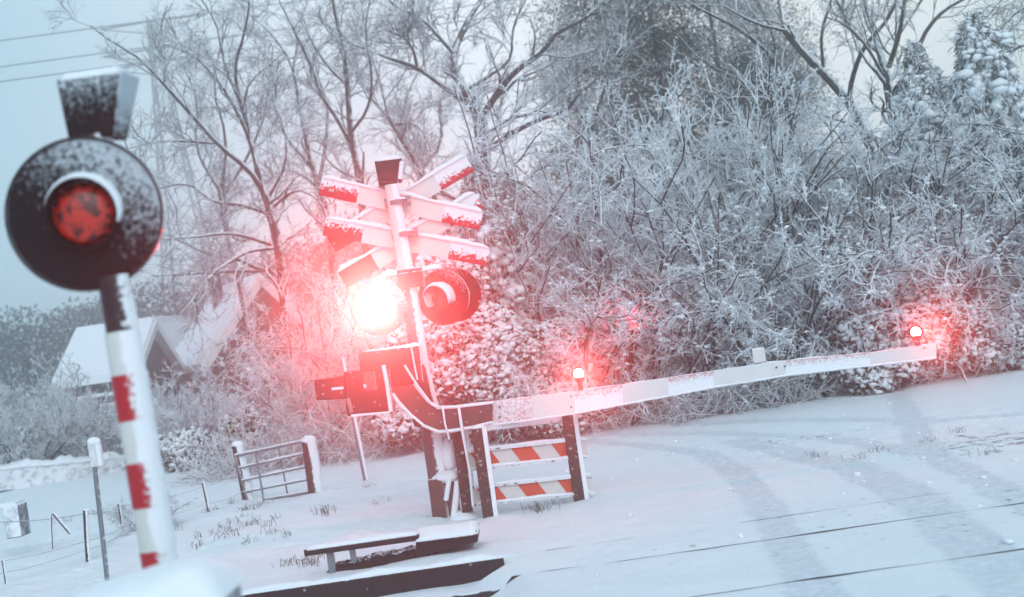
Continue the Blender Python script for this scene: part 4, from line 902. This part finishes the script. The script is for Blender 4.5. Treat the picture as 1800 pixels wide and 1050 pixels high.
for a_ in [
    (0, 585, 800, 23.5, .62, 'frosted shrub lit red left of the glaring lamp'),
    (2, 500, 800, 23.5, .52, 'frosted shrub right behind the field gate'),
    (2, 610, 795, 22.5, .85, 'frosted shrub behind the thin pole and counterweight'),
    (2, 690, 785, 22.0, .9, 'frosted shrub behind the drive housing', True),
    (3, 640, 790, 21.2, .8, 'low brown frosted bush at the snow edge left of the mast foot', True),
    (3, 730, 780, 21.0, .8, 'low brown frosted bush behind the mast foot', True),
    (2, 420, 790, 26, .42, 'frosted shrub in front of the steep gabled house'),
    (0, 330, 780, 27, .38, 'tall frosted shrub just right of the banded post'),
    (2, 350, 800, 25, .55, 'low frosted shrub at the foot of the tall one by the banded post'),
    (2, 140, 790, 28, .68, 'pale frosted bush in front of the long low house'),
    (0, 60, 800, 29, .50, 'pale frosted bush left of the long low house'),
    (2, -20, 800, 28, .72, 'pale frosted bush cut by the left edge'),
    (3, 60, 830, 26.5, .9, 'low frosted bush behind the garden wall', True),
    (3, 200, 830, 27, .9, 'low frosted bush behind the marker post head', True),
    (3, 250, 905, 14.8, .22, 'tiny frosted weed bush beside the banded post in the field')]:
    place_shrub(*a_)
# undergrowth: uncountable low brambles along the edge of the wood
rng = np.random.default_rng(55); n = 5200
ux = rng.uniform(-4.6, 13, n); uy = 19.3+.10*np.abs(ux-2)+rng.uniform(0, 2.6, n)**1.2+.6*vnoise(ux, ux*0, 1.1, 77)
az = rng.uniform(0, 6.28, n); el = rng.uniform(.2, 1.4, n); d = np.stack([np.cos(az)*np.cos(el), np.sin(az)*np.cos(el), np.sin(el)], 1)
L_ = rng.uniform(.3, 1.0, n); pts = [np.stack([ux, uy, gh(ux, uy)], 1)]; cur = d
for k in range(4): cur = unit(cur+rng.normal(size=cur.shape)*.25+np.array([0, 0, -.12])); pts.append(pts[-1]+cur*(L_/4)[:, None])
U0_ = np.stack(pts, 1); UR = np.full((n, 5), .008)
u1 = grow(U0_, UR, 5, .4, K=3, up=.03, wig=.3, rr=.8, tmin=.2, lmin=.12, rmin=.006, rng=rng)
v, q = merge([tubes(U0_, UR, 3), tubes(*u1, 3)])
o = link('undergrowth', npmesh('undergrowth', v, q), None, M['frostbrown']); tag(o, 'frosted brown undergrowth along the foot of the thicket', 'undergrowth', kind='stuff')
# ------------------------------------------------------------------ evergreens
def leaves(C, size, rng, n_dir=None, asp=.45):
    n = len(C); a = unit(rng.normal(size=(n, 3))); b = unit(np.cross(a, rng.normal(size=(n, 3)))); s = (size*rng.uniform(.6, 1.2, n))[:, None]
    v = np.stack([C-a*s*.5, C+b*s*asp*.5, C+a*s*.5, C-b*s*asp*.5], 1); q = np.arange(n*4).reshape(-1, 4); return v.reshape(-1, 3), q
def bush_cloud(n, rx, ry, h, rng, lumps=26, lr=.42):
    # centres of foliage clumps over a dome, then points on/in them
    az = rng.uniform(0, 6.28, lumps); u = rng.uniform(.05, 1, lumps); c = np.stack([np.cos(az)*np.sqrt(1-u**2)*rx, np.sin(az)*np.sqrt(1-u**2)*ry, u*h], 1)*rng.uniform(.65, 1.0, lumps)[:, None]
    c[:, 2] = np.maximum(c[:, 2], .15*h); k = rng.integers(0, lumps, n); d = unit(rng.normal(size=(n, 3))); r = lr*rng.uniform(.55, 1.05, n)**.5
    p = c[k]+d*r[:, None]*np.array([1, 1, .8]); p[:, 2] = np.maximum(p[:, 2], .02); return p, d
def evergreen(name, px, py, Y, rx, ry, h, seed, label, nl=9000, nb=2400, lumps=26, lr=.42, bs=.048, cat='bush', mat='laurel', group=None, ls=.10):
    rng = np.random.default_rng(seed); p0 = P(px, py, Y); root = thing(name, Vector((p0.x, Y, ghs(p0.x, Y))), label, cat, group)
    p, d = bush_cloud(nl, rx, ry, h, rng, lumps, lr); v, q = leaves(p, ls, rng); link('leaves', npmesh('leaves', v, q), root, M[mat])
    rng = np.random.default_rng(seed); p, d = bush_cloud(nb*6, rx, ry, h, rng, lumps, lr); keep = (d[:, 2]*.8+d[:, 0]*.35-d[:, 1]*.35 > rng.uniform(-.3, .6, len(d))); p = p[keep]
    sq = np.stack([rng.uniform(.8, 1.7, len(p)), rng.uniform(.5, .9, len(p)), rng.uniform(.5, .9, len(p))], 1)
    v, f = blobs(p, bs*(.28+.95*rng.random(len(p))**2.2), sq, rng, .28); link('snow_clumps', npmesh('snow_clumps', v, f, True), root, M['snow'])
    mb = MB(); org = root.location
    for i in range(5): a = i*1.3; mb.tube([org+Vector((.05*math.cos(a), .05*math.sin(a), -.1)), org+Vector((rx*.3*math.cos(a), ry*.3*math.sin(a), h*.4)), org+Vector((rx*.5*math.cos(a), ry*.5*math.sin(a), h*.75))], [.04, .03, .015], 6)
    build('stems', mb, M['bark'], root); return root
evergreen('evergreen_bush', 830, 770, 19.6, 1.1, .8, 2.55, 41, 'rounded snow laden evergreen bush right of the mast, glowing pink', nl=20000, nb=5600, lumps=56, lr=.34)
evergreen('evergreen_bush', 945, 765, 20.0, 1.0, .8, 1.75, 42, 'snow laden evergreen bush behind the hatched guard fence', nl=12000, nb=3200, lumps=34, lr=.34)
evergreen('evergreen_bush', 1520, 690, 19.9, .75, .6, .95, 43, 'low snow dusted evergreen bush left of the boom end lamp', nl=7000, nb=1500, lumps=20, lr=.3)
evergreen('evergreen_bush', 1640, 680, 20.0, .95, .7, 1.15, 44, 'dark snow dusted evergreen bush around the boom end lamp', nl=9000, nb=1700, lumps=24, lr=.32)
evergreen('evergreen_bush', 1745, 668, 20.6, .8, .6, 1.0, 45, 'dark snow dusted evergreen bush at the far right road edge', nl=8000, nb=1400, lumps=20, lr=.32)
evergreen('evergreen_bush', 450, 800, 22.0, .5, .4, .95, 46, 'small dark evergreen bush behind the field gate', nl=4000, nb=500, lumps=12, lr=.25)
evergreen('evergreen_bush', 330, 810, 24.0, 1.0, .5, .55, 47, 'low dark evergreen hedge clump right of the banded post', nl=6000, nb=700, lumps=20, lr=.25)
evergreen('evergreen_bush', 60, 820, 27.5, 1.8, .6, .8, 48, 'low dark evergreen hedge behind the garden wall', nl=8000, nb=900, lumps=26, lr=.3)
def conifer(name, px, py, Y, H, R, seed, label, nd=900, sz=.30, group='snow laden conifers', z0=.08):
    rng = np.random.default_rng(seed); p0 = P(px, py, Y); root = thing(name, Vector((p0.x, Y, ghs(p0.x, Y))), label, 'conifer', group); org = root.location
    f = z0+(1-z0)*rng.random(nd)**.8; az = rng.uniform(0, 6.28, nd); lob = 1+.25*np.sin(az*3+f*9)+.25*rng.normal(size=nd)
    rad = R*(1-f)**.75*np.clip(lob, .5, 1.6)+.05; z = f*H
    e = np.stack([np.cos(az), np.sin(az), 0*az], 1); st = np.stack([0*az, 0*az, z+.12*rad], 1)+e*(rad*.15)[:, None]
    K = 6; pts = [st]
    for k in range(1, K):
        g = k/(K-1); pts.append(st+e*(rad*.9*g)[:, None]+np.array([0, 0, 1])*((.10*np.sin(g*2.6)-.42*g**2.2)*(rad*.9+.12))[:, None]+rng.normal(size=st.shape)*.02)
    Pp = np.stack(pts, 1); Rr = np.clip(rad, .1, .6)[:, None]*np.array([.06, .14, .20, .22, .17, .04])[None]*rng.uniform(.5, 1, nd)[:, None]
    # fine sprays hanging from every bough
    s1 = grow(Pp, Rr*.25, 14, .30, K=4, up=-.28, wig=.2, rr=.9, tmin=.35, lmin=.12, rmin=.010, rng=rng, ang=(20, 60), taper=.3)
    v, q = tubes(*s1, 3); link('foliage', npmesh('foliage', v, q), root, M['conifer'])
    C = Pp[:, 2:5].reshape(-1, 3)+np.array([.01, -.01, .03]); rr_ = np.repeat(np.clip(rad, .12, .6), 3)*.19*rng.uniform(.4, 1.2, nd*3); keep = rng.random(nd*3) < .8
    C = C[keep]; rr_ = rr_[keep]; sq = np.stack([rng.uniform(.9, 1.5, len(C)), rng.uniform(.6, 1, len(C)), rng.uniform(.5, .85, len(C))], 1)
    v, fq = blobs(C, rr_, sq, rng, .2); link('snow_clumps', npmesh('snow_clumps', v, fq, True), root, M['snow'])
    mb = MB(); mb.tube([org-Vector((0, 0, .1)), org+Vector((0, 0, H*.96))], [R*.09, .01], 8); build('trunk', mb, M['bark'], root)
conifer('snowy_conifer', 895, 740, 20.7, 4.1, .75, 61, 'slim snow laden conifer right of the crossed boards', nd=420)
conifer('snowy_conifer', 945, 730, 21.0, 3.9, .70, 62, 'snow laden conifer behind the slim one, at the edge of the frosted thicket', nd=380)
conifer('snowy_conifer', 1690, 640, 22.4, 5.1, 1.15, 63, 'narrow snow laden conifer at the upper right, left of the larger one', nd=520)
conifer('snowy_conifer', 1800, 640, 22.0, 5.4, 1.5, 64, 'broad snow laden conifer at the upper right edge', nd=620)
conifer('snowy_conifer', 1745, 640, 23.5, 4.5, .7, 65, 'small snow laden conifer between the narrow and the broad ones', nd=300)
def pine(px, Y, H, seed, label, R=1.6, n=34000, lo=.35):
    rng = np.random.default_rng(seed); p0 = P(px, 600, Y); root = thing('pine_tree', Vector((p0.x, Y, ghs(p0.x, Y))), label, 'tree', 'dark pines behind the thicket'); org = root.location
    lum = 70; f = rng.uniform(lo, 1, lum); az = rng.uniform(0, 6.28, lum); rad = R*(1.15-f)*rng.uniform(.3, 1.2, lum)+.2
    c = np.stack([np.cos(az)*rad, np.sin(az)*rad, f*H], 1); k = rng.integers(0, lum, n); d = rng.normal(size=(n, 3))*np.array([.55, .55, .28]); p = c[k]+d
    v, q = leaves(p, .16, rng, asp=.30); link('crown', npmesh('crown', v, q), root, M['pine'])
    mb = MB(); mb.tube([org-Vector((0, 0, .1)), org+Vector((.1, 0, H*.6)), org+Vector((0, 0, H*.97))], [.16, .11, .02], 8)
    for i in range(lum): 
        cc = Vector(c[i]); mb.tube([org+Vector((0, 0, cc.z-.5*math.hypot(cc.x, cc.y))), org+cc], [.035, .012], 5, cap=False)
    build('trunk', mb, M['barkfar'], root)
pine(1130, 46, 18.5, 71, 'dark pine at the left of the pine group, behind the thicket', R=3.2)
pine(1225, 49, 19.5, 72, 'dark pine in the middle of the pine group', R=3.2)
pine(1330, 47, 19, 73, 'tall dark pine behind the snow lined bare limbs', R=3.0)
pine(1410, 50, 17, 74, 'dark pine at the right of the pine group, behind the leaning tree', R=2.4)
# far wood, one mass
rng = np.random.default_rng(81); n = 130000
wx = rng.uniform(-34, 34, n); wy = 72+rng.uniform(0, 22, n); top_ = 6.0+2.2*vnoise(wx, wy, 5, 82)+1.6*vnoise(wx, wy, 1.3, 83)+2.3*sstep(-20, -8, wx)
wz = gh(wx, wy)+(top_+3.2)*rng.random(n)**.6
v, q = leaves(np.stack([wx, wy, wz], 1), .28, rng, asp=.5); o = link('far_wood', npmesh('far_wood', v, q), None, M['farwood']); tag(o, 'distant misty wood behind the houses and trees', 'wood', kind='stuff')
# ------------------------------------------------------------------ grass tips through the snow
rng = np.random.default_rng(91); gp_ = []
for cx, cy_, sx_, sy_, m_ in [(470, 930, 1.3, .9, 14), (350, 975, .9, .5, 10), (430, 900, 1.0, .6, 9), (555, 990, .5, .2, 8), (1750, 775, 1.3, 1.3, 10), (940, 895, .3, .2, 6), (240, 900, .4, .4, 14)]:
    g_ = G(cx, cy_); c = np.stack([rng.normal(g_.x, sx_*.6, m_), rng.normal(g_.y, sy_*.6, m_)], 1); c = c[(c[:, 1] > 10.5) & (c[:, 1] < 19)]
    for _ in range(12): gp_.append(c+rng.normal(size=c.shape)*.05)
g_ = np.concatenate(gp_); n = len(g_); z = gh(g_[:, 0], g_[:, 1]); b0_ = np.stack([g_[:, 0], g_[:, 1], z-.01], 1)
az = rng.uniform(0, 6.28, n); h_ = rng.uniform(.02, .075, n); ln = rng.uniform(.005, .035, n); t1 = b0_+np.stack([np.cos(az)*ln*.4, np.sin(az)*ln*.4, h_*.7], 1); t2 = b0_+np.stack([np.cos(az)*ln*1.4, np.sin(az)*ln*1.4, h_], 1)
v, q = tubes(np.stack([b0_, t1, t2], 1), np.full((n, 3), .0020), 3); o = link('grass', npmesh('grass', v, q), None, M['grass']); tag(o, 'dry grass tips poking through the snow', 'grass', kind='stuff')
# ------------------------------------------------------------------ loose clods of snow on the road
rng = np.random.default_rng(97); n = 1500; cx = rng.uniform(.2, 7.4, n); cy_ = rng.uniform(7.2, 17.5, n)
tkm = track_mask(cx, cy_); prob = .10+.9*np.sin(np.clip(tkm, 0, 1)*np.pi)+.9*np.exp(-((cx-G(1400, 780).x)/1.6)**2-((cy_-G(1400, 780).y)/.7)**2)+.8*np.exp(-((cx-G(1700, 790).x)/1.0)**2-((cy_-G(1700, 790).y)/1.4)**2)
kp = rng.random(n) < prob; cx, cy_ = cx[kp], cy_[kp]; rr_ = .006+.022*rng.random(len(cx))**3; C = np.stack([cx, cy_, gh(cx, cy_)+rr_*.2], 1)
v, f = blobs(C, rr_, np.stack([rng.uniform(.8, 1.8, len(C)), rng.uniform(.7, 1.2, len(C)), rng.uniform(.5, .8, len(C))], 1), rng, .25)
o = link('snow_clods', npmesh('snow_clods', v, f, True), None, M['snow']); tag(o, 'small loose clods of snow thrown up along the tyre tracks', 'snow clods', kind='stuff')
# ------------------------------------------------------------------ falling snow
rng = np.random.default_rng(99); n = 2600; yy = rng.uniform(5.5, 26, n); xx = rng.uniform(-.42, .42, n)*yy; zz = 1.6+rng.uniform(-.18, .30, n)*yy; ok = zz > .1; C = np.stack([xx, yy, zz], 1)[ok]
v, f = blobs(C, rng.uniform(.0022, .0042, len(C)), np.ones((len(C), 3)), rng, .2); o = link('falling_snow', npmesh('falling_snow', v, f, True), None, M['snow']); tag(o, 'sparse snowflakes drifting down', 'snow', kind='stuff')
# ------------------------------------------------------------------ haze
hm = bpy.data.materials.new('haze_air'); hm.use_nodes = True; t = hm.node_tree; t.nodes.clear(); oo = t.nodes.new('ShaderNodeOutputMaterial'); pv = t.nodes.new('ShaderNodeVolumePrincipled')
pv.inputs['Color'].default_value = (.98, .985, .99, 1); pv.inputs['Density'].default_value = .0082; pv.inputs['Anisotropy'].default_value = .94
try: pv.inputs['Density Attribute'].default_value = ''
except Exception: pass
t.links.new(pv.outputs[0], oo.inputs['Volume'])
mb = MB(); mb.box((0, 75, 13), (322, 272, 36)); o = build('haze', mb, hm); tag(o, None, None, kind='stuff')
